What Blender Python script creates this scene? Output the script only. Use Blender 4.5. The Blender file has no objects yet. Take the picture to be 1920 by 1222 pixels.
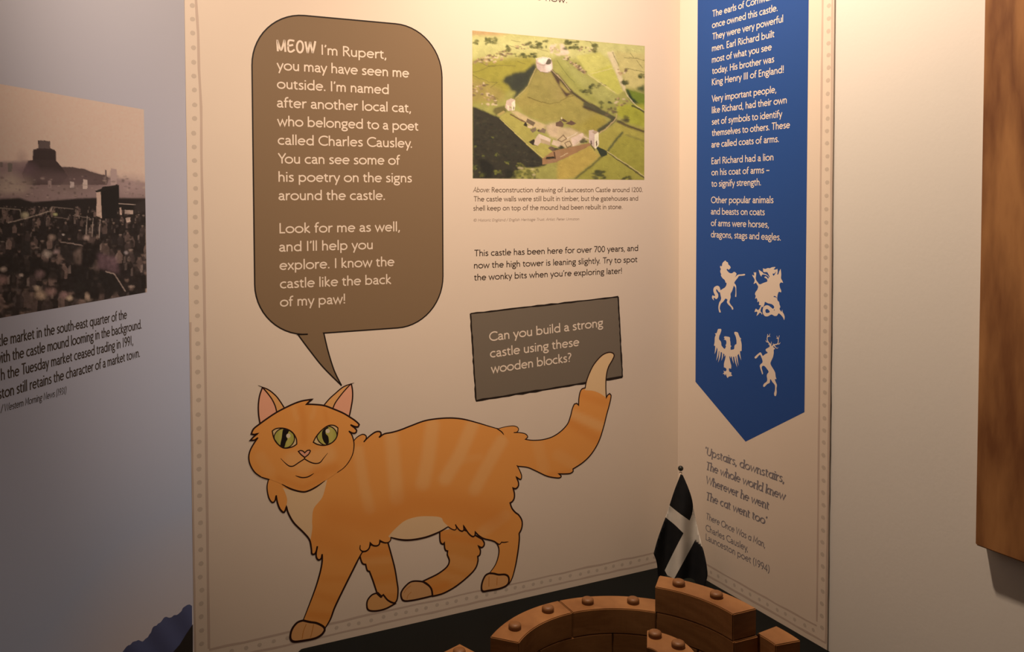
import bpy, bmesh, math, random
import numpy as np
from mathutils import Vector, Matrix
from mathutils.geometry import delaunay_2d_cdt
random.seed(7)
RNG = np.random.default_rng(5)
SC = bpy.context.scene
COL = SC.collection

# ------------------------------------------------------------------ camera
FPX, CX, CY = 1597.96, 850.0, 435.44            # focal length and principal point (1920 x 1222 frame)
PITCH, ROLL = math.radians(2.0093), math.radians(0.2384)
EYE = Vector((0, 0, 1.5))
_fw = Vector((0, math.cos(PITCH), -math.sin(PITCH)))
_dn0 = Vector((0, -math.sin(PITCH), -math.cos(PITCH)))
_rt0 = Vector((1, 0, 0))
RT = math.cos(ROLL)*_rt0 + math.sin(ROLL)*_dn0
DN = -math.sin(ROLL)*_rt0 + math.cos(ROLL)*_dn0
FW = _fw
cam = bpy.data.cameras.new('camera')
cam.sensor_fit = 'HORIZONTAL'; cam.sensor_width = 36
cam.lens = FPX/1920*36
cam.shift_x = (960-CX)/1920; cam.shift_y = (CY-611)/1920
cam.clip_start = 0.02; cam.clip_end = 50
camo = bpy.data.objects.new('camera', cam); COL.objects.link(camo)
camo.matrix_world = Matrix(((RT.x, -DN.x, -FW.x, EYE.x), (RT.y, -DN.y, -FW.y, EYE.y), (RT.z, -DN.z, -FW.z, EYE.z), (0, 0, 0, 1)))
SC.camera = camo

# ------------------------------------------------------------------ world, lamps, exposure
SC.view_settings.view_transform = 'Standard'; SC.view_settings.look = 'None'
SC.view_settings.exposure = 0.0; SC.view_settings.gamma = 1.0
SC.view_settings.use_curve_mapping = False
wd = bpy.data.worlds.new('room_air'); SC.world = wd; wd.use_nodes = True
wd.node_tree.nodes['Background'].inputs[0].default_value = (1.0, 0.78, 0.62, 1)
wd.node_tree.nodes['Background'].inputs[1].default_value = 0.004

TM, TR, TL = math.radians(65.126), math.radians(-24.874), math.radians(13.775)
def hv(t): return Vector((math.sin(t), math.cos(t), 0))
DM, DR, DL = hv(TM), hv(TR), hv(TL)              # headings of the three panels
def nrm(d): return Vector((d.y, -d.x, 0))         # their faces look this way
NM, NL = nrm(DM), nrm(DL)
NR = -DM
CORNER = Vector((0.37052, 1.39825, 0.0))
TZ = 0.90                                          # table top

def lamp(name, kind, loc, energy, color, target=None, **kw):
    l = bpy.data.lights.new(name, kind); l.energy = energy; l.color = color
    for k, v in kw.items(): setattr(l, k, v)
    o = bpy.data.objects.new(name, l); COL.objects.link(o); o.location = loc
    if target is not None:
        o.rotation_euler = (Vector(target)-Vector(loc)).to_track_quat('-Z', 'Y').to_euler()
    return o
WARM = (1.0, 0.74, 0.54)
def over(nm, nr, z): return CORNER + NM*nm + NR*nr + Vector((0, 0, z))
lamp('ceiling_spotlight', 'SPOT', over(0.2749, 0.3886, 2.289), 62, WARM, target=over(0.3641, 0.063, 1.4586), spot_size=2*1.0699, spot_blend=1.0, shadow_soft_size=0.03)
lamp('second_spotlight', 'SPOT', over(0.80, 0.8572, 2.1762), 49.5, WARM, target=over(0.3784, 0.6987, 1.9185), spot_size=2*0.6278, spot_blend=1.0, shadow_soft_size=0.03)

# ------------------------------------------------------------------ helpers
def lin(c):
    out = []
    for v in c:
        v = v/255.0
        out.append(v/12.92 if v <= 0.04045 else ((v+0.055)/1.055)**2.4)
    return out
def pig(seen, paper, alb=(0.80, 0.78, 0.74)):
    """ink colour: what is seen, relative to how the bare paper beside it is seen"""
    a, b = lin(seen), lin(paper)
    return tuple(min(0.93, max(0.004, x/y*k)) for x, y, k in zip(a, b, alb))

PAPER_TINT = (0.75, 0.685, 0.625)                   # inks sit on cream stock
_mats = {}
def mat(name, color=None, rough=0.6, spec=0.3, build=None):
    if name in _mats: return _mats[name]
    m = bpy.data.materials.new(name); m.use_nodes = True
    b = m.node_tree.nodes['Principled BSDF']
    if color is not None: b.inputs['Base Color'].default_value = (*color, 1)
    b.inputs['Roughness'].default_value = rough
    b.inputs['Specular IOR Level'].default_value = spec
    if build: build(m.node_tree, b)
    _mats[name] = m
    return m
def N(nt, t, **kw):
    n = nt.nodes.new(t)
    for k, v in kw.items(): setattr(n, k, v)
    return n
def mottled(c0, c1, scale, bump=0.0, bscale=300):
    def f(nt, b):
        tc = N(nt, 'ShaderNodeTexCoord'); no = N(nt, 'ShaderNodeTexNoise'); no.inputs['Scale'].default_value = scale
        no.inputs['Detail'].default_value = 4
        nt.links.new(tc.outputs['Object'], no.inputs['Vector'])
        cr = N(nt, 'ShaderNodeValToRGB'); cr.color_ramp.elements[0].position = 0.3; cr.color_ramp.elements[1].position = 0.7
        cr.color_ramp.elements[0].color = (*c0, 1); cr.color_ramp.elements[1].color = (*c1, 1)
        nt.links.new(no.outputs['Fac'], cr.inputs[0]); nt.links.new(cr.outputs[0], b.inputs['Base Color'])
        if bump:
            n2 = N(nt, 'ShaderNodeTexNoise'); n2.inputs['Scale'].default_value = bscale
            nt.links.new(tc.outputs['Object'], n2.inputs['Vector'])
            bp = N(nt, 'ShaderNodeBump'); bp.inputs['Strength'].default_value = bump; bp.inputs['Distance'].default_value = 0.001
            nt.links.new(n2.outputs['Fac'], bp.inputs['Height']); nt.links.new(bp.outputs[0], b.inputs['Normal'])
    return f
def wood(light, dark, scale, stretch, knots=False, ring=9.0):
    """grain runs along local Z of the texture space (stretch = squash factors)"""
    def f(nt, b):
        tc = N(nt, 'ShaderNodeTexCoord'); mp = N(nt, 'ShaderNodeMapping')
        mp.inputs['Scale'].default_value = stretch
        nt.links.new(tc.outputs['Object'], mp.inputs['Vector'])
        n1 = N(nt, 'ShaderNodeTexNoise'); n1.inputs['Scale'].default_value = scale; n1.inputs['Detail'].default_value = 3
        n1.inputs['Distortion'].default_value = 0.6
        nt.links.new(mp.outputs[0], n1.inputs['Vector'])
        mul = N(nt, 'ShaderNodeMath', operation='MULTIPLY'); mul.inputs[1].default_value = ring
        nt.links.new(n1.outputs['Fac'], mul.inputs[0])
        fr = N(nt, 'ShaderNodeMath', operation='PINGPONG'); fr.inputs[1].default_value = 1.0
        nt.links.new(mul.outputs[0], fr.inputs[0])
        n2 = N(nt, 'ShaderNodeTexNoise'); n2.inputs['Scale'].default_value = scale*14; n2.inputs['Detail'].default_value = 5
        nt.links.new(mp.outputs[0], n2.inputs['Vector'])
        ad = N(nt, 'ShaderNodeMix'); ad.inputs[0].default_value = 0.45
        nt.links.new(fr.outputs[0], ad.inputs[2]); nt.links.new(n2.outputs['Fac'], ad.inputs[3])
        cr = N(nt, 'ShaderNodeValToRGB'); cr.color_ramp.elements[0].position = 0.2; cr.color_ramp.elements[1].position = 0.75
        cr.color_ramp.elements[0].color = (*dark, 1); cr.color_ramp.elements[1].color = (*light, 1)
        nt.links.new(ad.outputs[0], cr.inputs[0]); nt.links.new(cr.outputs[0], b.inputs['Base Color'])
    return f
def print_nodes(nt, b):
    a = N(nt, 'ShaderNodeAttribute', attribute_name='ink'); nt.links.new(a.outputs['Color'], b.inputs['Base Color'])
M_PRINT = mat('printed_ink', rough=0.55, spec=0.3, build=print_nodes)

def tag(o, label=None, cat=None, group=None, kind=None):
    if label: o['label'] = label
    if cat: o['category'] = cat
    if group: o['group'] = group
    if kind: o['kind'] = kind
    return o
def empty(name, loc, label, cat, group=None):
    o = bpy.data.objects.new(name, None); COL.objects.link(o); o.location = loc; o.empty_display_size = 0.05
    return tag(o, label, cat, group)
def origin_of(p):
    v = Vector((0, 0, 0))
    while p is not None: v += Vector(p.location); p = p.parent
    return v
def mesh_obj(name, verts, faces, m, parent=None, ink=None, smooth=False, mats=None, fmat=None):
    """verts in world space"""
    o0 = origin_of(parent)
    me = bpy.data.meshes.new(name)
    me.from_pydata([tuple(Vector(v)-o0) for v in verts], [], faces)
    if mats:
        for q in mats: me.materials.append(q)
        me.polygons.foreach_set('material_index', fmat)
    else: me.materials.append(m)
    if ink is not None:
        at = me.color_attributes.new('ink', 'FLOAT_COLOR', 'POINT')
        buf = np.ones((len(verts), 4), dtype=np.float32); buf[:, :3] = np.asarray(ink, dtype=np.float32)*np.array(PAPER_TINT)
        at.data.foreach_set('color', buf.ravel())
    if smooth: me.polygons.foreach_set('use_smooth', [True]*len(me.polygons))
    me.update()
    o = bpy.data.objects.new(name, me); COL.objects.link(o)
    if parent is not None: o.parent = parent
    return o
def bm_obj(name, bm, m, parent=None, loc=None, smooth=False):
    me = bpy.data.meshes.new(name)
    bmesh.ops.recalc_face_normals(bm, faces=bm.faces)
    bm.to_mesh(me); bm.free(); me.materials.append(m)
    if smooth: me.polygons.foreach_set('use_smooth', [True]*len(me.polygons))
    o = bpy.data.objects.new(name, me); COL.objects.link(o)
    if parent is not None: o.parent = parent
    if loc is not None: o.location = loc
    return o
def slab(name, a, b, d_front, d_back, n, z0, z1, m, parent=None, bevel=0.0):
    """upright board between ground points a and b; its front lies d_front along n, its back d_back"""
    a, b = Vector(a), Vector(b)
    o0 = origin_of(parent)
    bm = bmesh.new()
    vs = []
    for z in (z0, z1):
        for p, d in ((a, d_front), (b, d_front), (b, d_back), (a, d_back)):
            q = p + n*d - o0; vs.append(bm.verts.new((q.x, q.y, z-o0.z)))
    for f in ((0, 1, 2, 3), (7, 6, 5, 4), (0, 4, 5, 1), (1, 5, 6, 2), (2, 6, 7, 3), (3, 7, 4, 0)):
        bm.faces.new([vs[i] for i in f])
    if bevel: bmesh.ops.bevel(bm, geom=list(bm.edges), offset=bevel, segments=2, affect='EDGES')
    return bm_obj(name, bm, m, parent)

def ray(x, y): return (x-CX)/FPX*RT + (y-CY)/FPX*DN + FW
def on_z(x, y, z):
    q = ray(x, y); return EYE + q*((z-EYE.z)/q.z)
class Plane:
    """an upright plane: u runs along d from p0, v is height"""
    def __init__(s, p0, d, n): s.p0, s.d, s.n = Vector(p0), d, n
    def uv(s, x, y):
        q = ray(x, y); t = (s.p0-EYE).dot(s.n)/q.dot(s.n); P = EYE+q*t
        return ((P-s.p0).dot(s.d), P.z)
    def px(s, u, v):
        P = s.p0 + s.d*u; P = Vector((P.x, P.y, v))-EYE
        w = P.dot(FW); return (FPX*P.dot(RT)/w+CX, FPX*P.dot(DN)/w+CY)
    def at(s, u, v, h=0.0):
        P = s.p0 + s.d*u + s.n*h; return Vector((P.x, P.y, v))
    def mpp(s, x, y):
        a, b = s.uv(x, y-2), s.uv(x, y+2); return abs(a[1]-b[1])/4
LAY = 0.00006
P_M = Plane(CORNER, DM, NM)
P_R = Plane(CORNER, DR, NR)
P_L = Plane(CORNER + DM*(-0.7765), DL, NL)

def Z(ox, oy, s, pts):
    """points read off an enlargement of the photograph (offset, scale) -> picture coordinates"""
    return [(ox+p[0]/s, oy+p[1]/s) + tuple(p[2:]) for p in pts]
def smooth(pts, closed=False, step=2.2):
    """Catmull-Rom through the points; a third entry marks a sharp corner"""
    P = [(p[0], p[1]) for p in pts]; cor = [len(p) > 2 and bool(p[2]) for p in pts]; n = len(P)
    out = []
    segs = n if closed else n-1
    for i in range(segs):
        p1, p2 = P[i], P[(i+1) % n]
        p0 = P[i-1] if (i > 0 or closed) and not cor[i] else p1
        p3 = P[(i+2) % n] if (i+2 < n or closed) and not cor[(i+1) % n] else p2
        k = max(1, int(math.hypot(p2[0]-p1[0], p2[1]-p1[1])/step))
        for j in range(k):
            t = j/k; t2, t3 = t*t, t*t*t
            out.append(tuple(0.5*((2*p1[a])+(-p0[a]+p2[a])*t+(2*p0[a]-5*p1[a]+4*p2[a]-p3[a])*t2+(-p0[a]+3*p1[a]-3*p2[a]+p3[a])*t3) for a in (0, 1)))
    if not closed: out.append(P[-1])
    return out

class Art:
    """flat printing on one plane, collected into one mesh"""
    def __init__(s, plane, layer): s.pl, s.h, s.v, s.f, s.c = plane, layer*LAY, [], [], []
    def add(s, uvs, faces, cols, dh=0.0):
        b = len(s.v); dh *= 0.33
        s.v += [s.pl.at(u, v, s.h+dh) for u, v in uvs]; s.f += [tuple(b+i for i in f) for f in faces]; s.c += cols
    def fill(s, pts, col, grid=0, dh=0.0):
        """pts in picture coordinates; col a colour or a function of picture position"""
        vs = [Vector(p[:2]) for p in pts]; n = len(vs)
        if grid:
            xs = [p[0] for p in pts]; ys = [p[1] for p in pts]
            x = min(xs)
            while x < max(xs):
                y = min(ys)
                while y < max(ys): vs.append(Vector((x+0.37, y+0.41))); y += grid
                x += grid
        r = delaunay_2d_cdt(vs, [], [list(range(n))], 1, 1e-5)
        cols = [col(p.x, p.y) if callable(col) else col for p in r[0]]
        s.add([s.pl.uv(p.x, p.y) for p in r[0]], [tuple(f) for f in r[2]], cols, dh)
    def stroke(s, pts, w, col, taper=(1, 1), wob=0.0, dh=0.0, closed=False, uv=False):
        """line of width w (picture pixels, or metres if uv)"""
        n = len(pts)
        if n < 2: return
        if col == (0.030, 0.010, 0.006): w *= 1.2
        if not uv:
            m = s.pl.mpp(*pts[n//2][:2]); pts = [s.pl.uv(*p[:2]) for p in pts]; w = w*m
        ribbon(s, pts, w, col, taper, wob, dh, closed)
    def build(s, name, parent, m=None, label=None):
        o = mesh_obj(name, s.v, s.f, m or M_PRINT, parent, ink=s.c)
        if label: o['label'] = label
        return o
def ribbon(art, P, w, col, taper=(1, 1), wob=0.0, dh=0.0, closed=False, pen=None):
    n = len(P); L, R_ = [], []
    q = [P[0]]
    for p in P[1:]:
        if math.hypot(p[0]-q[-1][0], p[1]-q[-1][1]) > 1e-6: q.append(p)
    if closed and math.hypot(q[0][0]-q[-1][0], q[0][1]-q[-1][1]) < 1e-6: q.pop()
    P = q; n = len(P)
    if n < 2: return
    for i, p in enumerate(P):
        a = P[i-1] if (i > 0 or closed) else p
        b = P[(i+1) % n] if (i < n-1 or closed) else p
        d1 = (p[0]-a[0], p[1]-a[1]); d2 = (b[0]-p[0], b[1]-p[1])
        l1, l2 = math.hypot(*d1), math.hypot(*d2)
        if l1 < 1e-9: d1, l1 = d2, l2
        if l2 < 1e-9: d2, l2 = d1, l1
        n1 = (-d1[1]/l1, d1[0]/l1); n2 = (-d2[1]/l2, d2[0]/l2)
        mx, my = n1[0]+n2[0], n1[1]+n2[1]; ml = math.hypot(mx, my)
        if ml < 0.35: mx, my, k = n1[0], n1[1], 1.0
        else:
            mx, my = mx/ml, my/ml; k = min(2.2, 1/max(0.3, mx*n1[0]+my*n1[1]))
        t = i/(n-1)
        ww = w*0.5*k
        if taper != (1, 1):
            e = 0.22
            if t < e: ww *= taper[0]+(1-taper[0])*t/e
            if t > 1-e: ww *= taper[1]+(1-taper[1])*(1-t)/e
        if wob: ww *= 1+wob*(random.random()-0.5)
        if pen: ww *= math.hypot(pen[0]*(mx*pen[2]+my*pen[3]), pen[1]*(-mx*pen[3]+my*pen[2]))
        L.append((p[0]+mx*ww, p[1]+my*ww)); R_.append((p[0]-mx*ww, p[1]-my*ww))
    faces = [(i, i+1, n+i+1, n+i) for i in range(n-1)]
    if closed: faces.append((n-1, 0, n, 2*n-1))
    art.add(L+R_, faces, [col]*(2*n), dh)

# ------------------------------------------------------------------ lettering: a humanist sans drawn stroke by stroke (cap height 1)
XH, AS, DE, SW = 0.675, 1.03, -0.30, 0.108
H = SW/2
def arc(cx, cy, rx, ry, a0, a1):
    n = max(3, int(abs(a1-a0)/15))
    return [(cx+rx*math.cos(math.radians(a0+(a1-a0)*i/n)), cy+ry*math.sin(math.radians(a0+(a1-a0)*i/n))) for i in range(n+1)]
def spl(*p): return smooth(list(p), step=0.04)
RY = XH/2-H; YM = XH/2; RC = 0.5-H
def bowl(cx): return arc(cx, YM, 0.27, RY, 0, 360)
G = {
 'a': (0.545, [[(0.085, 0.52)]+arc(0.245, 0.46, 0.17, XH-H-0.46, 130, 0)+[(0.415, 0.14), (0.45, H), (0.53, H*0.8)], [(0.415, 0.385), (0.31, 0.37)]+arc(0.25, 0.205, 0.175, 0.205-H, 100, 290)+[(0.415, 0.15)]]),
 'b': (0.70, [[(0.11, AS), (0.11, 0.0)], arc(0.345, YM, 0.26, RY, -155, 155)]),
 'c': (0.57, [arc(0.35, YM, 0.275, RY, 52, 308)]),
 'd': (0.70, [[(0.585, AS), (0.585, 0.0)], arc(0.35, YM, 0.26, RY, 25, 335)]),
 'e': (0.66, [[(0.08, 0.355), (0.565, 0.355)]+arc(0.335, YM, 0.26, RY, 12, 318)]),
 'f': (0.36, [[(0.15, 0), (0.15, 0.80)]+arc(0.32, 0.80, 0.17, AS-H-0.80, 180, 70), [(0.02, XH-H), (0.33, XH-H)]]),
 'g': (0.585, [arc(0.28, 0.445, 0.205, XH-H-0.445, 0, 360), [(0.38, XH-H), (0.56, XH-H*0.8)], [(0.19, 0.265), (0.14, 0.17), (0.19, 0.08), (0.30, 0.06)], arc(0.29, -0.10, 0.225, 0.155, 0, 360)]),
 'h': (0.60, [[(0.11, AS), (0.11, 0)], [(0.11, 0.36)]+arc(0.30, 0.40, 0.185, XH-H-0.40, 165, 0)+[(0.485, 0)]]),
 'i': (0.225, [[(0.11, XH), (0.11, 0)], [(0.11, 0.83), (0.11, 0.95)]]),
 'j': (0.225, [[(0.11, XH), (0.11, -0.15), (0.0, -0.28)], [(0.11, 0.83), (0.11, 0.95)]]),
 'k': (0.53, [[(0.11, AS), (0.11, 0)], [(0.43, XH), (0.13, 0.35), (0.49, 0.0)]]),
 'l': (0.225, [[(0.11, AS), (0.11, 0)]]),
 'm': (0.90, [[(0.11, XH), (0.11, 0)], [(0.11, 0.36)]+arc(0.28, 0.41, 0.165, XH-H-0.41, 165, 0)+[(0.445, 0)], [(0.445, 0.36)]+arc(0.615, 0.41, 0.165, XH-H-0.41, 165, 0)+[(0.78, 0)]]),
 'n': (0.60, [[(0.11, XH), (0.11, 0)], [(0.11, 0.36)]+arc(0.30, 0.40, 0.185, XH-H-0.40, 165, 0)+[(0.485, 0)]]),
 'o': (0.71, [arc(0.355, YM, 0.29, RY, 0, 360)]),
 'p': (0.70, [[(0.11, XH), (0.11, DE)], arc(0.345, YM, 0.26, RY, -155, 155)]),
 'q': (0.70, [[(0.585, XH), (0.585, DE)], arc(0.35, YM, 0.26, RY, 25, 335)]),
 'r': (0.41, [[(0.11, XH), (0.11, 0)], [(0.11, 0.34)]+arc(0.33, 0.36, 0.21, XH-H-0.36, 165, 70)]),
 's': (0.47, [spl((0.40, 0.575), (0.28, XH-H), (0.13, 0.575), (0.11, 0.47), (0.24, 0.355), (0.37, 0.255), (0.37, 0.12), (0.22, H), (0.055, 0.10))]),
 't': (0.39, [[(0.15, 0.80), (0.15, 0.20)]+arc(0.285, 0.20, 0.135, 0.20-H, 180, 300), [(0.02, XH-H), (0.35, XH-H)]]),
 'u': (0.60, [[(0.11, XH), (0.11, 0.27)]+arc(0.295, 0.27, 0.185, 0.27-H, 180, 345), [(0.485, XH), (0.485, 0)]]),
 'v': (0.54, [[(0.035, XH), (0.27, 0.03), (0.505, XH)]]),
 'w': (0.84, [[(0.035, XH), (0.235, 0.05), (0.42, 0.60), (0.605, 0.05), (0.805, XH)]]),
 'x': (0.52, [[(0.04, XH), (0.48, 0)], [(0.47, XH), (0.04, 0)]]),
 'y': (0.54, [[(0.035, XH), (0.28, 0.05)], [(0.505, XH), (0.17, DE)]]),
 'z': (0.50, [[(0.05, XH-H), (0.42, XH-H), (0.05, H), (0.45, H)]]),
 'A': (0.74, [[(0.03, 0), (0.37, 0.96), (0.71, 0)], [(0.16, 0.33), (0.58, 0.33)]]),
 'C': (0.80, [arc(0.50, 0.5, 0.43, RC, 48, 312)]),
 'E': (0.56, [[(0.50, 1-H), (0.13, 1-H), (0.13, H), (0.51, H)], [(0.13, 0.52), (0.46, 0.52)]]),
 'H': (0.80, [[(0.13, 1), (0.13, 0)], [(0.67, 1), (0.67, 0)], [(0.13, 0.52), (0.67, 0.52)]]),
 'I': (0.27, [[(0.135, 1), (0.135, 0)]]),
 'K': (0.68, [[(0.13, 1), (0.13, 0)], [(0.58, 1), (0.15, 0.52), (0.64, 0.0)]]),
 'L': (0.53, [[(0.13, 1), (0.13, H), (0.51, H)]]),
 'M': (0.88, [[(0.11, 0), (0.13, 0.96), (0.44, 0.25), (0.75, 0.96), (0.77, 0)]]),
 'N': (0.82, [[(0.13, 0), (0.13, 0.95), (0.69, 0.05), (0.69, 1)]]),
 'O': (0.96, [arc(0.48, 0.5, 0.43, RC, 0, 360)]),
 'P': (0.60, [[(0.13, 0), (0.13, 1-H), (0.30, 1-H)]+arc(0.30, 0.72, 0.235, 1-H-0.72, 90, -90)+[(0.13, 0.493)]]),
 'R': (0.66, [[(0.13, 0), (0.13, 1-H), (0.30, 1-H)]+arc(0.30, 0.735, 0.22, 1-H-0.735, 90, -90)+[(0.13, 0.525)], [(0.28, 0.53), (0.63, 0.0)]]),
 'T': (0.66, [[(0.33, 1), (0.33, 0)], [(0.03, 1-H), (0.63, 1-H)]]),
 'U': (0.78, [[(0.12, 1), (0.12, 0.36)]+arc(0.39, 0.36, 0.27, 0.36-H, 180, 360)+[(0.66, 1)]]),
 'V': (0.68, [[(0.03, 1), (0.34, 0.04), (0.65, 1)]]),
 'W': (1.06, [[(0.03, 1), (0.28, 0.06), (0.53, 0.93), (0.78, 0.06), (1.03, 1)]]),
 'Y': (0.64, [[(0.03, 1), (0.32, 0.47), (0.32, 0)], [(0.61, 1), (0.32, 0.47)]]),
 '0': (0.60, [arc(0.30, 0.5, 0.22, RC, 0, 360)]),
 '1': (0.42, [[(0.20, 1), (0.20, 0)]]),
 '2': (0.58, [[(0.09, 0.80)]+arc(0.28, 0.74, 0.20, 1-H-0.74, 150, -20)+[(0.09, H), (0.53, H)]]),
 '3': (0.56, [spl((0.10, 0.88), (0.27, 1-H), (0.43, 0.78), (0.25, 0.55)), spl((0.25, 0.55), (0.47, 0.30), (0.27, H), (0.07, 0.11))]),
 '4': (0.60, [[(0.42, 0), (0.42, 0.96), (0.06, 0.27), (0.56, 0.27)]]),
 '7': (0.56, [[(0.05, 1-H), (0.50, 1-H), (0.19, 0)]]),
 '9': (0.58, [arc(0.28, 0.69, 0.205, 1-H-0.69, 0, 360), [(0.485, 0.69), (0.44, 0.38), (0.20, 0.0)]]),
 '.': (0.25, [[(0.11, 0.0), (0.11, 0.13)]]),
 ',': (0.25, [[(0.13, 0.13), (0.12, 0.0), (0.06, -0.14)]]),
 ':': (0.25, [[(0.11, 0.0), (0.11, 0.13)], [(0.11, 0.50), (0.11, 0.63)]]),
 '!': (0.27, [[(0.13, 1.0), (0.13, 0.27)], [(0.13, 0.0), (0.13, 0.13)]]),
 '?': (0.47, [[(0.06, 0.92)]+arc(0.20, 0.76, 0.17, 1-H-0.76, 110, -50)+[(0.18, 0.42), (0.18, 0.27)], [(0.18, 0.0), (0.18, 0.13)]]),
 "'": (0.22, [[(0.13, 1.0), (0.13, 0.89), (0.07, 0.76)]]),
 '`': (0.22, [[(0.07, 0.76), (0.07, 0.87), (0.13, 1.0)]]),
 '-': (0.34, [[(0.05, 0.32), (0.30, 0.32)]]),
 '~': (0.56, [[(0.03, 0.36), (0.53, 0.36)]]),
 '/': (0.40, [[(0.03, -0.05), (0.37, 1.02)]]),
 '(': (0.32, [spl((0.26, 1.05), (0.11, 0.75), (0.11, 0.2), (0.26, -0.15))]),
 ')': (0.32, [spl((0.06, 1.05), (0.21, 0.75), (0.21, 0.2), (0.06, -0.15))]),
 '@': (1.0, [arc(0.5, 0.5, 0.43, 0.43, 0, 360), arc(0.5, 0.5, 0.2, 0.2, 50, 310)]),
 ' ': (0.30, []),
}
ITAL_A = (0.66, [arc(0.33, YM, 0.245, RY, 25, 335), [(0.555, XH), (0.555, 0.0)]])
KERN = {'Yo': -0.12, 'Tr': -0.1, 'Tu': -0.1, 'Ve': -0.1, 'Lo': 0.0, 'y.': -0.08, 'y,': -0.08, 'r,': -0.06, 'ft': 0.0, 'ay': -0.02, 'Wa': -0.05, 'av': -0.02}
def text_width(s, it=False):
    w = 0.0
    for i, ch in enumerate(s):
        g = ITAL_A if (it and ch == 'a') else G[ch]
        w += g[0]+KERN.get(s[i:i+2], 0)
    first = G[s[0]]; last = G[s[-1]]
    xs0 = [p[0] for st in first[1] for p in st]; xs1 = [p[0] for st in last[1] for p in st]
    lead = (min(xs0)-H if xs0 else 0); trail = last[0]-(max(xs1)+H if xs1 else last[0])
    return w, lead, trail
LASTSX = [1.0]
def text(art, s, p0, p1, cap, col, weight=1.0, italic=0.0, serif=False, sx=None, prefix=''):
    """one line: p0, p1 = ends of its base line in the picture, cap = height of a capital in metres"""
    a, b = art.pl.uv(*p0), art.pl.uv(*p1)
    L = math.hypot(b[0]-a[0], b[1]-a[1]); e = ((b[0]-a[0])/L, (b[1]-a[1])/L); nn = (-e[1], e[0]) if e[0] > 0 else (e[1], -e[0])
    it = italic > 0 and not serif
    w, lead, trail = text_width(s, it)
    if sx is None: sx = L/(w-lead-trail)
    LASTSX[0] = sx
    pen = None
    if serif: pen = (1.2, 0.62, math.cos(math.radians(28)), math.sin(math.radians(28)))
    x = -lead
    if prefix: x -= text_width(prefix, it)[0]
    k = 0
    full = prefix+s
    for i, ch in enumerate(full):
        g = ITAL_A if ((it or serif) and ch == 'a') else G[ch]
        strokes = g[1]
        if serif and ch.isalpha():
            strokes = list(strokes); extra = []
            for st in g[1]:
                if len(st) >= 2 and abs(st[0][0]-st[1][0]) < 0.02 and st[0][1]-st[1][1] > 0.3 and not ch.isupper():
                    extra.append([(st[0][0]-0.15, st[0][1]-0.075), (st[0][0]+0.03, st[0][1]-0.015)])
                if len(st) >= 2 and abs(st[-1][0]-st[-2][0]) < 0.02 and abs(st[-1][1]) < 0.03:
                    extra.append([(st[-1][0]-(0.15 if ch.isupper() else 0.03), 0.03), (st[-1][0]+0.16, 0.05)])
            strokes += extra
        for st in strokes:
            pts = []
            for (gx, gy) in st:
                X = (x+gx+italic*gy)*sx; Y = gy*cap
                pts.append((a[0]+e[0]*X+nn[0]*Y, a[1]+e[1]*X+nn[1]*Y))
            closed = len(st) > 8 and math.hypot(st[0][0]-st[-1][0], st[0][1]-st[-1][1]) < 1e-6
            dot = len(st) == 2 and abs(st[0][0]-st[1][0]) < 1e-6 and abs(abs(st[0][1]-st[1][1])-0.125) < 0.01
            ribbon(art, pts, SW*weight*cap*(1.12 if dot else 1), col, closed=closed, pen=pen, dh=(k % 5)*0.000012); k += 1
        x += g[0]+KERN.get(full[i:i+2], 0)

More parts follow.
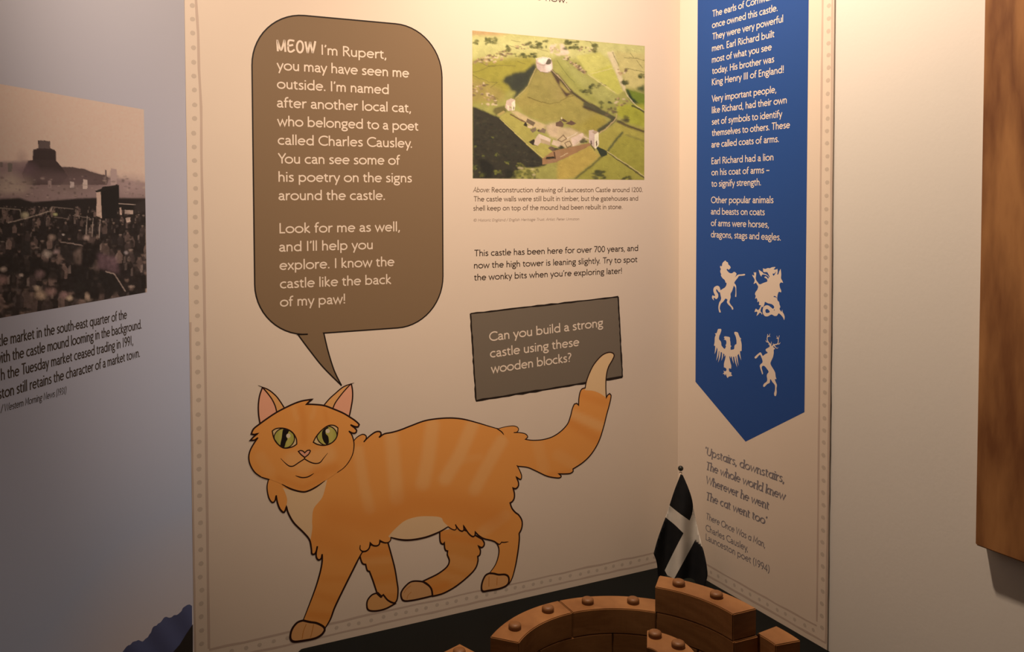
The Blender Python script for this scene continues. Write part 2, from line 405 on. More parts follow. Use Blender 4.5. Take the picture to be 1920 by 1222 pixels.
# ------------------------------------------------------------------ painting of pictures on a raster of ink values (picture coordinates)
class Paint:
    def __init__(s, x0, y0, x1, y1, base, res=1.0):
        s.x0, s.y0, s.res = x0, y0, res
        s.w, s.h = int((x1-x0)*res)+2, int((y1-y0)*res)+2
        s.a = np.empty((s.h, s.w, 3)); s.a[:] = lin(base)
        s.gx, s.gy = np.meshgrid(np.arange(s.w), np.arange(s.h))
    def P(s, pts): return np.array([((p[0]-s.x0)*s.res, (p[1]-s.y0)*s.res) for p in pts])
    def mask(s, pts):
        P = s.P(pts); m = np.zeros((s.h, s.w), bool)
        acc = np.zeros((s.h, s.w))
        for ox, oy in ((-.25, -.25), (.25, -.25), (-.25, .25), (.25, .25)):
            m[:] = False
            X, Y = s.gx+ox, s.gy+oy
            for i in range(len(P)):
                (xa, ya), (xb, yb) = P[i-1], P[i]
                if ya == yb: continue
                c = ((ya > Y) != (yb > Y)) & (X < (xb-xa)*(Y-ya)/(yb-ya)+xa)
                m ^= c
            acc += m
        return acc/4
    def blur(s, m, r):
        r = int(r)
        if r < 1: return m
        for _ in range(2):
            for ax in (0, 1):
                p = np.pad(m, [(r+1, r) if k == ax else (0, 0) for k in (0, 1)], mode='edge')
                c = np.cumsum(p, axis=ax)
                m = (c[2*r+1:] - c[:-2*r-1])/(2*r+1) if ax == 0 else (c[:, 2*r+1:] - c[:, :-2*r-1])/(2*r+1)
        return m
    def put(s, m, col, op=1.0):
        m = (m*op)[..., None]; s.a = s.a*(1-m)+np.array(lin(col))*m
    def poly(s, pts, col, soft=0, op=1.0): s.put(s.blur(s.mask(pts), soft*s.res), col, op)
    def line(s, pts, w, col, op=1.0, soft=0):
        P = s.P(pts); d = np.full((s.h, s.w), 1e9); w = w*s.res
        for (xa, ya), (xb, yb) in zip(P[:-1], P[1:]):
            dx, dy = xb-xa, yb-ya; l2 = max(1e-9, dx*dx+dy*dy)
            t = np.clip(((s.gx-xa)*dx+(s.gy-ya)*dy)/l2, 0, 1)
            d = np.minimum(d, np.hypot(s.gx-xa-t*dx, s.gy-ya-t*dy))
        s.put(s.blur(np.clip(w/2+0.5-d, 0, 1), soft), col, op)
    def blob(s, x, y, rx, ry, col, op=1.0, soft=0.5):
        X, Y = (x-s.x0)*s.res, (y-s.y0)*s.res; rx, ry = rx*s.res, ry*s.res
        i0, i1 = max(0, int(Y-2*ry-2)), min(s.h, int(Y+2*ry+3)); j0, j1 = max(0, int(X-2*rx-2)), min(s.w, int(X+2*rx+3))
        if i0 >= i1 or j0 >= j1: return
        d = np.hypot((s.gx[i0:i1, j0:j1]-X)/rx, (s.gy[i0:i1, j0:j1]-Y)/ry)
        m = (np.clip((1+soft-d)/(2*soft), 0, 1)*op)[..., None]
        s.a[i0:i1, j0:j1] = s.a[i0:i1, j0:j1]*(1-m)+np.array(lin(col))*m
    def dabs(s, n, box_, l0, l1, var):
        """short brush marks a shade lighter or darker than what they sit on"""
        for _ in range(n):
            x, y = random.uniform(box_[0], box_[2]), random.uniform(box_[1], box_[3]); a = random.gauss(0.25, 0.5); l = random.uniform(l0, l1)
            k = random.uniform(1-var, 1+var); t = random.uniform(0.5, 1.2)*s.res
            n_ = max(2, int(l*s.res))
            for i in range(n_):
                X = int((x-s.x0+math.cos(a)*l*i/n_)*s.res); Y = int((y-s.y0+math.sin(a)*l*i/n_)*s.res)
                if 0 <= X < s.w-1 and 0 <= Y < s.h-1: s.a[Y:Y+int(t+0.6), X:X+1] *= k
    def grain(s, amp, r):
        n = s.blur(RNG.standard_normal((s.h, s.w)), r); n /= n.std()+1e-9
        s.a *= np.clip(1+amp*n, 0.3, 1.8)[..., None]
    def sheet(s, plane, layer, name, parent, corners, paper, cell=1.0, alb=(0.80, 0.78, 0.74), label=None):
        """print the raster on a rectangle of the plane"""
        uv = [plane.uv(*c) for c in corners]
        u0, u1 = min(p[0] for p in uv[::3]), sum(p[0] for p in uv[1:3])/2
        u0 = (uv[0][0]+uv[3][0])/2
        v1, v0 = (uv[0][1]+uv[1][1])/2, (uv[2][1]+uv[3][1])/2
        nx = max(4, int(abs(corners[1][0]-corners[0][0])/cell)); ny = max(4, int(abs(corners[3][1]-corners[0][1])/cell))
        pl = np.array(lin(paper)); k = np.array(alb)
        verts, cols = [], []
        for j in range(ny+1):
            for i in range(nx+1):
                u, v = u0+(u1-u0)*i/nx, v1+(v0-v1)*j/ny
                x, y = plane.px(u, v)
                X = min(s.w-1, max(0, int(round((x-s.x0)*s.res)))); Y = min(s.h-1, max(0, int(round((y-s.y0)*s.res))))
                verts.append(plane.at(u, v, layer*LAY)); cols.append(s.a[Y, X])
        ink = np.clip(np.array(cols)/pl*k, 0.003, 0.92)
        faces = [(j*(nx+1)+i, j*(nx+1)+i+1, (j+1)*(nx+1)+i+1, (j+1)*(nx+1)+i) for j in range(ny) for i in range(nx)]
        o = mesh_obj(name, verts, faces, M_PRINT, parent, ink=ink)
        if label: o['label'] = label
        return o
# ------------------------------------------------------------------ the room
M_WALL = mat('white_wall_paint', rough=0.85, spec=0.15, build=mottled((0.59, 0.58, 0.55), (0.60, 0.59, 0.56), 5, 0.08, 220))
M_FLOOR = mat('floor_boards', rough=0.5, build=wood((0.20, 0.12, 0.07), (0.11, 0.06, 0.035), 2.0, (6, 1, 1)))
M_CEIL = mat('ceiling_paint', (0.35, 0.34, 0.32), rough=0.9, spec=0.1)
THK = 0.0024
WG = THK+0.0005                                    # the boards stand a hair off the walls
T3 = Vector((0, 0, 1))
def box(name, lo, hi, m, parent=None, bevel=0.0, loc=None):
    bm = bmesh.new(); bmesh.ops.create_cube(bm, size=1)
    for v in bm.verts: v.co = Vector([lo[i]+(v.co[i]+0.5)*(hi[i]-lo[i]) for i in range(3)])
    if bevel: bmesh.ops.bevel(bm, geom=list(bm.edges), offset=bevel, segments=2, affect='EDGES')
    return bm_obj(name, bm, m, parent, loc)
ML = CORNER + DM*(-0.7765)
w = slab('wall_back', CORNER+DM*(-0.7765-0.002)-NM*WG, CORNER+DM*0.12-NM*WG, 0, -0.12, NM, 0, 2.7, M_WALL); tag(w, kind='structure')
w = slab('wall_right', CORNER-DR*3.2+DM*WG, CORNER+DM*WG, 0, -0.12, NR, 0, 2.7, M_WALL); tag(w, kind='structure')
w = slab('wall_left', ML-DL*3.4-NL*WG, ML-DL*0.001-NL*WG, 0, -0.12, NL, 0, 2.7, M_WALL); tag(w, kind='structure')
tag(box('floor', (-3.5, -4, -0.06), (4.0, 2.2, 0), M_FLOOR), kind='structure')
tag(box('ceiling', (-3.5, -4, 2.7), (4.0, 2.2, 2.76), M_CEIL), kind='structure')

# ------------------------------------------------------------------ display panels
def board_mat(name, c):
    return mat(name, rough=0.5, spec=0.3, build=mottled(tuple(x*0.985 for x in c), c, 14, 0.03, 900))
M_PAPER = board_mat('off_white_print', (0.605, 0.53, 0.452))
PAPER = (0.80, 0.78, 0.74)
ZTOP, ZBOT = 2.06, 0.872

panel = empty('display_board', CORNER+Vector((0, 0, ZBOT)), 'wide cream display board with an orange cat picture and grey speech bubble', 'display board')
slab('board', CORNER+DM*(-0.7765), CORNER, 0, -THK, NM, ZBOT, ZTOP, M_PAPER, panel)

# --- dotted border, hand drawn lines
def wobble(p0, p1, n, amp):
    return [(p0[0]+(p1[0]-p0[0])*i/n+random.uniform(-amp, amp), p0[1]+(p1[1]-p0[1])*i/n+random.uniform(-amp, amp)) for i in range(n+1)]
INK_LINE = pig((188, 150, 122), (214, 178, 146))
INK_DARK = pig((92, 68, 54), (124, 98, 82))
INK_DOT = pig((190, 156, 127), (214, 178, 146))
INK_DOT2 = pig((104, 84, 70), (124, 98, 82))
def dot(art, u, v, r, col, squash=1.0):
    k = 9; a0 = random.random()*6
    pts = [(u+squash*r*(1+0.16*(random.random()-0.5))*math.cos(a0+6.2832*i/k), v+r*(1+0.16*(random.random()-0.5))*math.sin(a0+6.2832*i/k)) for i in range(k)]
    art.add(pts, [tuple(range(k))], [col]*k)
A = Art(P_M, 1)
pm = [(366.0, -60), (367.4, 0), (371.6, 65), (373.0, 130), (377.0, 200), (377.6, 290), (380.0, 400), (382.5, 520), (384.2, 640), (386, 760), (387.5, 900), (389, 1000), (390.2, 1110), (391.5, 1190), (391.8, 1216)]
pt = smooth([P_M.uv(x, y) for x, y in pm], step=0.02)
ribbon(A, pt, 0.0034, INK_LINE, wob=0.3)
u0 = P_M.uv(391.8, 1216)[0]
a, b = P_M.uv(395.4, 1217), P_M.uv(1221, 1037.3)
ribbon(A, wobble((u0, a[1]), (-0.001, b[1]), 34, 0.0008), 0.0027, INK_LINE, wob=0.5)
a, b = P_M.uv(555, 1205), P_M.uv(1221, 1055)
vlow = (a[1]+b[1])/2
ribbon(A, wobble((-0.7745, vlow), (-0.001, vlow), 40, 0.0006), 0.0027, INK_LINE, wob=0.5)
ribbon(A, wobble((-0.7752, ZBOT+0.002), (-0.7752, 1.35), 30, 0.0002), 0.0022, INK_LINE, wob=0.4)
A.build('border_line', panel)
A = Art(P_M, 1)
v = 0.935
while v < ZTOP-0.01:
    x = P_M.px(-0.776, v)[0]
    dot(A, -0.7668+random.uniform(-0.0009, 0.0009), v, 0.0031, INK_DOT, 1.05); v += 0.0178+random.uniform(-0.001, 0.001)
u = -0.765; vmid = (P_M.uv(555, 1205)[1]+P_M.uv(544, 1183.5)[1])/2
while u < -0.012:
    dot(A, u, vmid+random.uniform(-0.0008, 0.0008), 0.0027, INK_DOT, 1.1); u += 0.0166+random.uniform(-0.0025, 0.0025)
A.build('border_dots', panel)

# --- speech bubble
C_BUB = (0.240, 0.182, 0.117)
C_LET = (0.86, 0.82, 0.76)
C_BLACK = (0.018, 0.012, 0.009)
l_, t_, r_, b_ = P_M.uv(474, 250)[0], P_M.uv(640, 35.4)[1], P_M.uv(829.5, 300)[0], P_M.uv(690, 618.5)[1]
rc = 0.070
def rrect(l, b, r, t, rc, n=14):
    out = []
    for cx, cy, a0 in ((r-rc, t-rc, 0), (l+rc, t-rc, 90), (l+rc, b+rc, 180), (r-rc, b+rc, 270)):
        out += [(cx+rc*math.cos(math.radians(a0+90*i/n)), cy+rc*math.sin(math.radians(a0+90*i/n))) for i in range(n+1)]
    return out
Q5 = lambda pts: Z(440, 350, 3.133, pts)
tail = [P_M.uv(*p[:2]) for p in smooth(Q5([(370, 866, 1), (440, 960), (520, 1060), (628, 1168, 1), (585, 1080), (550, 970), (523, 857, 1)]))]
rr = rrect(l_, b_, r_, t_, rc)
# the tail breaks the lower edge
k = [i for i in range(len(rr)) if rr[i][1] < b_+1e-6]
lower_l = [p for p in rr]
outl = rr[:3*15-1+1]
poly = rr[:45] + [(tail[0][0], b_)] + tail[1:-1] + [(tail[-1][0], b_)] + rr[45:]
A = Art(P_M, 1); A.fill([P_M.px(*p) for p in poly], C_BUB)
bub = A.build('speech_bubble', panel, label='dark grey brown speech bubble with a pointed tail')
A = Art(P_M, 2); ribbon(A, poly, 0.0019, C_BLACK, closed=True)
A.build('bubble_outline', bub)
CAP_B = 0.01345
A = Art(P_M, 3)
BL = [
 ("I'm Rupert,", (603.0, 102.6), (724.3, 110.7)),
 ("you may have seen me", (518.5, 131.0), (767, 145.6)),
 ("outside. I'm named", (519.2, 166.0), (728.8, 176.6)),
 ("after another local cat,", (519.2, 201.2), (770.4, 211.0)),
 ("who belonged to a poet", (519.4, 236.0), (785.1, 245.0)),
 ("called Charles Causley.", (520.7, 271.2), (772.3, 277.0)),
 ("You can see some of", (520.8, 306.4), (751.3, 309.0)),
 ("his poetry on the signs", (522.1, 340.6), (772.5, 342.0)),
 ("around the castle.", (522.1, 375.3), (721.4, 374.8)),
 ("Look for me as well,", (524.0, 437.3), (749.6, 433.4)),
 ("and I'll help you", (523.2, 471.8), (698.8, 467.0)),
 ("explore. I know the", (524.0, 506.2), (739.5, 498.6)),
 ("castle like the back", (524.8, 540.8), (734.1, 531.9)),
 ("of my paw!", (524.8, 575.0), (646.8, 568.7))]
for s, p0, p1 in BL[:9]: text(A, s, p0, p1, CAP_B, C_LET, weight=1.24)
A.build('bubble_lettering', bub)
A = Art(P_M, 3)
for s, p0, p1 in BL[9:]: text(A, s, p0, p1, CAP_B, C_LET, weight=1.24)
A.build('bubble_lettering', bub)
A = Art(P_M, 3)
Q1 = lambda pts: Z(505, 60, 10.18, pts)
def brush(pts, w): A.stroke(smooth(Q1(pts)), w, C_LET, wob=0.12)
for st in ([(150, 150), (155, 260), (163, 368)], [(152, 158), (222, 340), (290, 150)], [(290, 150), (297, 260), (306, 380)]): brush(st, 3.7)
for st in ([(476, 172), (420, 158), (368, 168), (357, 260), (368, 360), (420, 378), (482, 335)], [(340, 262), (400, 258), (455, 245)]): brush(st, 3.5)
A.stroke(Q1([(585+60*math.cos(t*6.2832/28), 283+108*math.sin(t*6.2832/28)) for t in range(28)]), 3.6, C_LET, closed=True)
for st in ([(688, 182), (708, 290), (732, 402)], [(732, 402), (778, 190)], [(778, 190), (826, 402)], [(826, 402), (855, 290), (877, 175)]): brush(st, 3.7)
A.build('heading_lettering', bub, label='first word in thick pale brush capitals')

# --- words beside the bubble
C_TXT = (0.045, 0.030, 0.022)
C_CAP = (0.16, 0.12, 0.09)
A = Art(P_M, 1)
cap_c = 9.6*P_M.mpp(950, 356)
text(A, "Above:", (886.7, 360.4), (917.5, 360.4), cap_c, C_CAP, italic=0.18)
text(A, "Reconstruction drawing of Launceston Castle around 1200.", (922.0, 360.6), (1204.8, 360.0), cap_c, C_CAP, weight=1.2)
text(A, "The castle walls were still built in timber, but the gatehouses and", (887.7, 377.6), (1196.4, 376.0), cap_c, C_CAP, weight=1.2)
text(A, "shell keep on top of the mound had been rebuilt in stone.", (887.1, 395.0), (1166.7, 391.8), cap_c, C_CAP, weight=1.2)
text(A, "@ Historic England / English Heritage Trust. Artist: Peter Urmston", (887.1, 415.4), (1085.6, 412.8), cap_c*0.56, pig((150, 115, 90), (232, 195, 158)), italic=0.18, weight=0.9)
A.build('picture_caption', panel)
A = Art(P_M, 1)
cap_p = 12.2*P_M.mpp(900, 475)
text(A, "This castle has been here for over 700 years, and", (888.7, 480.6), (1196.4, 470.2), cap_p, C_TXT, weight=1.28)
text(A, "now the high tower is leaning slightly. Try to spot", (888.7, 503.4), (1195.4, 491.3), cap_p, C_TXT, weight=1.28)
text(A, "the wonky bits when you're exploring later!", (888.3, 526.0), (1165.8, 512.8), cap_p, C_TXT, weight=1.28)
A.build('paragraph_lettering', panel)
A = Art(P_M, 1)
text(A, "now.", (1023.0, 1.6), (1063.2, 5.8), cap_p, C_TXT, weight=1.28, prefix="e ")
A.build('top_lettering', panel)

# --- tilted sign held by the tail
C_SIGN = (0.200, 0.186, 0.160)
A = Art(P_M, 1)
sg = [(882.1, 587.7), (1159, 556.2), (1167.2, 706.4), (892.4, 751.2)]
A.fill(sg, C_SIGN)
sign = A.build('sign_card', panel, label='tilted dark grey card with pale question lettering')
A = Art(P_M, 2)
for i in range(4):
    p, q = sg[i], sg[(i+1) % 4]
    A.stroke(wobble(p, q, 22, 0.35), 3.0 if i != 2 else 4.0, C_BLACK, wob=0.7)
A.build('sign_outline', sign)
A = Art(P_M, 3)
cap_s = 17.4*P_M.mpp(950, 630)
text(A, "Can you build a strong", (917.4, 639.8), (1131.6, 612.0), cap_s, C_LET, weight=1.3)
text(A, "castle using these", (918.9, 670.6), (1086.2, 648.2), cap_s, C_LET, weight=1.3)
text(A, "wooden blocks?", (920.4, 699.9), (1071.5, 677.6), cap_s, C_LET, weight=1.3)
A.build('sign_lettering', sign)

# ------------------------------------------------------------------ the cat
ORANGE, ORANGE_D, ORANGE_L = np.array((0.88, 0.435, 0.120)), np.array((0.80, 0.340, 0.075)), np.array((0.90, 0.535, 0.215))
CREAM = np.array((0.86, 0.70, 0.47))
LINE = (0.030, 0.010, 0.006)
F = lambda p: Z(440, 700, 5.092, p)
B = lambda p: Z(640, 760, 4.363, p)
T = lambda p: Z(900, 640, 4.364, p)
GL = lambda p: Z(480, 860, 3.377, p)
HL = lambda p: Z(660, 940, 4.332, p)
def seg_d(x, y, pts):
    d = 1e9
    for (xa, ya), (xb, yb) in zip(pts[:-1], pts[1:]):
        dx, dy = xb-xa, yb-ya; t = max(0, min(1, ((x-xa)*dx+(y-ya)*dy)/(dx*dx+dy*dy+1e-9)))
        d = min(d, math.hypot(x-xa-t*dx, y-ya-t*dy))
    return d
def bands(base, lights, darks=()):
    def f(x, y):
        c = np.array(base)
        for pts, w, k in lights:
            t = min(1, max(0, 1.5-1.5*seg_d(x, y, pts)/(w*1.12))); t = t*t*(3-2*t); c = c*(1-k*t)+ORANGE_L*k*t
        for pts, w, k in darks:
            t = max(0, 1-seg_d(x, y, pts)/w); t = t*t*(3-2*t); c = c*(1-k*t)+ORANGE_D*k*t
        return tuple(c)
    return f
S2 = lambda pts: [p[:2] for p in pts]
body_lights = [(S2(B([(140, 370), (175, 600), (230, 850)])), 13, 0.75), (S2(B([(410, 250), (430, 500), (455, 760)])), 17, 0.9), (S2(B([(745, 160), (710, 430), (665, 640)])), 17, 0.9),
    (S2(B([(1070, 160), (970, 400), (850, 600)])), 16, 0.95), (S2(B([(1310, 290), (1200, 480), (1090, 690)])), 15, 0.85), (S2(B([(1340, 900), (1160, 1030)])), 14, 0.7), (S2(B([(1130, 420), (980, 450)])), 9, 0.3)]
body_darks = [(S2(B([(-60, 900), (300, 950), (560, 800), (900, 820), (1250, 900)])), 50, 0.65), (S2(GL([(400, 500), (560, 560)])), 40, 0.5), (S2(GL([(340, 985), (470, 1000)])), 13, 0.7), (S2(GL([(390, 860), (520, 900)])), 14, 0.45), (S2(GL([(430, 760), (590, 760)])), 12, 0.4)]
f_body = bands(ORANGE, body_lights, body_darks)
fl, fd = [], []
f_head = bands(ORANGE*0.985+ORANGE_L*0.015, [(S2(F([(560, 830), (760, 820), (880, 770)])), 22, 0.75), (S2(F([(640, 900), (700, 900)])), 14, 0.5), (S2(F([(250, 800), (330, 930)])), 14, 0.35), (S2(F([(560, 330), (590, 430)])), 6, 0.4), (S2(F([(760, 330), (740, 420)])), 6, 0.4)],
    [(S2(F([(640, 330), (660, 470), (660, 640)])), 11, 0.55), (S2(F([(760, 950), (960, 900)])), 16, 0.6), (S2(F([(420, 1000), (650, 1090), (850, 1000)])), 10, 0.5), (S2(F([(860, 360), (880, 450)])), 8, 0.4)])
f_tail = bands(ORANGE, [(S2(T([(760, 600), (980, 690)])), 12, 0.9), (S2(T([(470, 830), (520, 1040)])), 14, 0.4), (S2(T([(640, 930), (760, 1000)])), 14, 0.35)], [(S2(T([(840, 440), (1020, 500)])), 14, 0.5), (S2(T([(740, 660), (960, 800)])), 16, 0.6), (S2(T([(560, 1090), (740, 1060)])), 7, 0.5)])
f_far = bands(ORANGE*0.9, [(S2(GL([(690, 650), (840, 640)])), 10, 0.3), (S2(GL([(760, 830), (880, 820)])), 12, 0.25), (S2(HL([(820, 480), (1000, 540)])), 16, 0.35), (S2(HL([(740, 600), (900, 640)])), 10, 0.3)],
    [(S2(HL([(640, 720), (760, 680)])), 14, 0.8), (S2(HL([(720, 270), (1040, 330)])), 12, 0.7), (S2(GL([(690, 600), (840, 580)])), 16, 0.6), (S2(GL([(760, 760), (880, 740)])), 10, 0.5)])

far_hind = smooth(HL([(712, 240, 1), (713, 305), (722, 338), (740, 346), (749, 336, 1), (752, 378), (762, 398), (776, 402, 1), (774, 432), (790, 480), (770, 530), (700, 585), (610, 630), (572, 648, 1), (640, 700), (655, 768, 1), (740, 745), (840, 690), (940, 610), (1000, 545), (1022, 485), (1021, 445, 1), (1038, 432), (1042, 395), (1026, 360, 1), (1050, 374), (1070, 360), (1074, 335), (1056, 305, 1), (960, 250, 1), (860, 210, 1)]), True)
far_hind_paw = smooth(HL([(570, 650), (490, 648), (440, 680), (400, 735), (401, 780), (425, 806), (500, 800), (600, 778), (652, 765, 1), (645, 715), (618, 675)]), True)
far_front = smooth(GL([(655, 600, 1), (664, 640), (676, 664), (694, 668, 1), (704, 706), (718, 712, 1), (740, 770), (768, 855, 1), (790, 875, 1), (806, 860, 1), (835, 895), (872, 912), (893, 890), (899, 830), (893, 780), (878, 690), (852, 590), (835, 530, 1), (760, 520, 1)]), True)
far_front_paw = smooth(GL([(772, 848, 1), (735, 860), (706, 895), (702, 935), (715, 958), (760, 962), (820, 948), (880, 916, 1), (835, 895), (806, 862), (795, 872, 1)]), True)
tail_o = smooth(T([(100, 760, 1), (150, 712, 1), (210, 697), (270, 690), (305, 700), (315, 720), (300, 742), (275, 745, 1), (320, 745), (370, 755), (390, 780), (370, 800, 1), (430, 808), (510, 803), (590, 780), (660, 735), (715, 675), (740, 610), (755, 550), (772, 512), (790, 506), (806, 521, 1), (808, 470), (818, 415), (835, 387), (860, 380, 1), (868, 335), (890, 270), (930, 190), (990, 120), (1040, 92), (1080, 92), (1097, 112), (1083, 150), (1050, 210), (1033, 280), (1029, 370), (1033, 460, 1), (1045, 437), (1060, 426), (1072, 440), (1062, 500), (1035, 600), (1010, 700), (970, 820), (910, 920), (840, 990), (760, 1042, 1), (762, 1060), (740, 1078), (690, 1083), (642, 1082, 1), (664, 1100), (650, 1115), (600, 1112), (540, 1098), (460, 1060), (390, 1030), (310, 1020, 1), (200, 1000, 1), (100, 900, 1)]), True)
tail_tip = smooth(T([(858, 398, 1), (868, 335), (890, 270), (930, 190), (990, 120), (1040, 92), (1080, 92), (1097, 112), (1083, 150), (1050, 210), (1033, 280), (1029, 370), (1033, 462, 1), (990, 430), (930, 405)]), True)
top_line = B([(95, 295, 1), (130, 257), (175, 235), (203, 250), (200, 275), (182, 298, 1), (230, 250), (280, 216), (315, 214), (325, 235), (308, 262, 1), (350, 232), (410, 220), (480, 200), (570, 165), (680, 125), (790, 107), (900, 102), (1000, 112), (1110, 140), (1210, 170), (1280, 190, 1)])
rump = B([(1435, 488, 1), (1458, 530), (1474, 575), (1465, 604), (1430, 584, 1), (1448, 628), (1446, 660), (1425, 680), (1404, 675, 1), (1415, 720), (1413, 758), (1398, 784), (1380, 796, 1), (1395, 840), (1425, 876)]) + HL([(1350, 105), (1374, 140), (1382, 175), (1376, 220), (1357, 258, 1), (1358, 310), (1345, 420), (1325, 530), (1300, 620), (1272, 672, 1)])
hind_in = HL([(1115, 582, 1), (1165, 510), (1190, 430), (1190, 372), (1168, 332), (1130, 315), (1070, 300), (1030, 276), (1000, 246, 1), (998, 272), (982, 284), (950, 262), (905, 196, 1), (908, 226), (895, 240), (868, 228), (838, 185, 1), (848, 214), (835, 230), (808, 222), (780, 203, 1)])
belly = HL([(780, 203, 1), (710, 245), (620, 282), (540, 302), (460, 312), (390, 308), (312, 290, 1)])
chest_tufts = GL([(852, 495, 1), (853, 512), (838, 528), (812, 530), (784, 517, 1), (780, 540), (764, 550), (740, 547), (723, 532, 1), (716, 565), (696, 583), (672, 584), (658, 570), (660, 545, 1)])
near_front_r = GL([(700, 580, 1), (672, 590, 1), (650, 630), (610, 710), (560, 810), (500, 935), (470, 1015), (432, 1078, 1)])
near_front_l = GL([(298, 1022, 1), (330, 940), (375, 820), (405, 720), (418, 650), (418, 602, 1), (414, 627), (398, 640), (384, 628), (380, 600), (388, 552, 1), (382, 582), (370, 602), (353, 600), (350, 570), (338, 512), (300, 465), (240, 405), (205, 345), (192, 302, 1), (184, 328), (172, 338), (150, 315), (135, 275), (127, 230, 1), (120, 264), (104, 276), (85, 255), (73, 215), (70, 170), (80, 125, 1)])
nf_paw = smooth(GL([(298, 1022), (262, 1035), (232, 1070), (218, 1110), (220, 1142), (242, 1156), (300, 1150), (370, 1136), (412, 1114), (434, 1084), (430, 1066), (412, 1052), (380, 1038), (340, 1032), (298, 1022, 1)]), True)
nh_paw = smooth(HL([(1115, 582, 1), (1085, 598), (1062, 640), (1051, 690), (1060, 727), (1110, 722), (1200, 705), (1255, 680), (1274, 645), (1268, 608), (1240, 592), (1190, 593), (1150, 584)]), True)
body_o = smooth(top_line[:-1]) + smooth(B([(1280, 190, 1), (1340, 250, 1), (1420, 340, 1), (1440, 470, 1)]), False) + smooth(rump) + smooth(HL([(1272, 672, 1), (1190, 593, 1), (1115, 582, 1)])) + smooth(hind_in)[1:] + smooth(belly)[1:] + smooth(chest_tufts)[1:] + smooth(GL([(662, 585, 1), (672, 590, 1)])) + smooth(near_front_r[1:])[1:] + smooth(GL([(430, 1066, 1), (360, 1040, 1), (298, 1022, 1)]))[1:] + smooth(near_front_l)[1:] + F([(330, 1000), (500, 800), (900, 700), (1100, 640)])
def clean(poly):
    out = []
    for p in poly:
        p = (p[0], p[1])
        if not out or math.hypot(p[0]-out[-1][0], p[1]-out[-1][1]) > 0.25: out.append(p)
    if math.hypot(out[0][0]-out[-1][0], out[0][1]-out[-1][1]) < 0.25: out.pop()
    return out
head_o = smooth(F([(158, 577, 1), (180, 528), (242, 478), (330, 415), (400, 370), (475, 330), (560, 290), (640, 262), (737, 247, 1), (710, 268), (688, 292, 1), (760, 295), (850, 305), (935, 335), (1030, 375), (1090, 410), (1150, 450), (1188, 488), (1178, 506), (1150, 506), (1106, 490, 1), (1140, 515), (1164, 545), (1150, 566), (1122, 566), (1090, 550, 1), (1115, 580), (1135, 640), (1138, 700), (1125, 770), (1090, 840), (1040, 900), (980, 942), (900, 1000), (850, 1028), (780, 1080), (700, 1120), (640, 1128), (540, 1100), (450, 1055), (390, 1030), (335, 1010), (250, 985), (190, 940), (148, 870), (134, 800), (145, 740), (175, 680), (220, 612, 1), (190, 634), (152, 636, 1), (180, 604), (218, 574, 1), (185, 582)]), True)
ear_l = smooth(F([(242, 482, 1), (228, 390), (226, 300), (238, 210), (265, 132, 1), (330, 160), (395, 215), (440, 275), (477, 334, 1), (400, 375, 1)]), True)
ear_r = smooth(F([(850, 308, 1), (900, 245), (960, 190), (1040, 128), (1112, 95, 1), (1124, 160), (1124, 240), (1110, 330), (1092, 415, 1), (1000, 372, 1)]), True)
pink_l = smooth(F([(242, 475, 1), (230, 390), (229, 300), (242, 210), (268, 140, 1), (310, 188), (355, 250), (385, 315), (400, 372, 1)]), True)
pink_r = smooth(F([(936, 338, 1), (960, 280), (1010, 210), (1060, 150), (1110, 100, 1), (1120, 160), (1120, 240), (1108, 330), (1092, 412, 1)]), True)
chest_w = smooth(GL([(170, 180, 1), (210, 195), (290, 207), (370, 185), (450, 130, 1), (435, 195), (415, 250), (365, 315), (355, 390), (356, 440), (345, 512, 1), (300, 465), (240, 405), (205, 345), (193, 302), (196, 250)]), True)
belly_w = smooth(B([(385, 1068, 1), (440, 1008), (520, 942), (620, 910), (720, 905), (812, 915), (835, 950), (876, 990, 1), (760, 1045), (660, 1080), (560, 1095), (470, 1095), (400, 1082)]), True)

A = Art(P_M, 3)
A.fill(clean(far_hind), f_far, grid=5); A.fill(clean(far_front), f_far, grid=5, dh=0.00002)
PAW_F = tuple(ORANGE*0.45+CREAM*0.38); PAW_N = tuple(ORANGE*0.62+CREAM*0.30)
A.fill(clean(far_hind_paw), PAW_F, dh=0.00006); A.fill(clean(far_front_paw), tuple(ORANGE_L*0.85), dh=0.00006)
A.stroke(far_hind[:far_hind.index(min(far_hind, key=lambda p: math.hypot(p[0]-(660+860/4.332), p[1]-(940+210/4.332))))], 2.6, LINE, dh=0.00008)
A.stroke(far_hind_paw, 2.7, LINE, closed=True, dh=0.0001)
A.stroke(far_front[:-6], 2.5, LINE, dh=0.00008); A.stroke(far_front_paw, 2.6, LINE, closed=True, dh=0.0001)
TOE = tuple(ORANGE_D*0.7)
for st in ([(478, 682), (440, 712), (422, 742)], [(482, 735), (455, 760), (446, 792)]): A.stroke(smooth(HL(st)), 1.0, TOE, dh=0.00011)
cat = A.build('cat_picture', panel, label='printed orange tabby cat walking with its tail raised')
A = Art(P_M, 4)
A.fill(clean(tail_o), f_tail, grid=5); A.fill(clean(tail_tip), tuple(CREAM*np.array((1, 0.98, 0.92))), dh=0.00003)
A.stroke(tail_o[1:-4], 2.0, LINE, dh=0.00006, taper=(0.5, 0.6))
A.build('tail', cat, label='orange tail with a cream tip')
A = Art(P_M, 5)
A.fill(clean(body_o), f_body, grid=5)
A.fill(clean(chest_w), tuple(CREAM*0.97), dh=0.00003); A.fill(clean(belly_w), tuple(CREAM*0.97), dh=0.00003)
A.fill(clean(nf_paw), PAW_N, dh=0.00006); A.fill(clean(nh_paw), PAW_N, dh=0.00006)
d = 0.00009
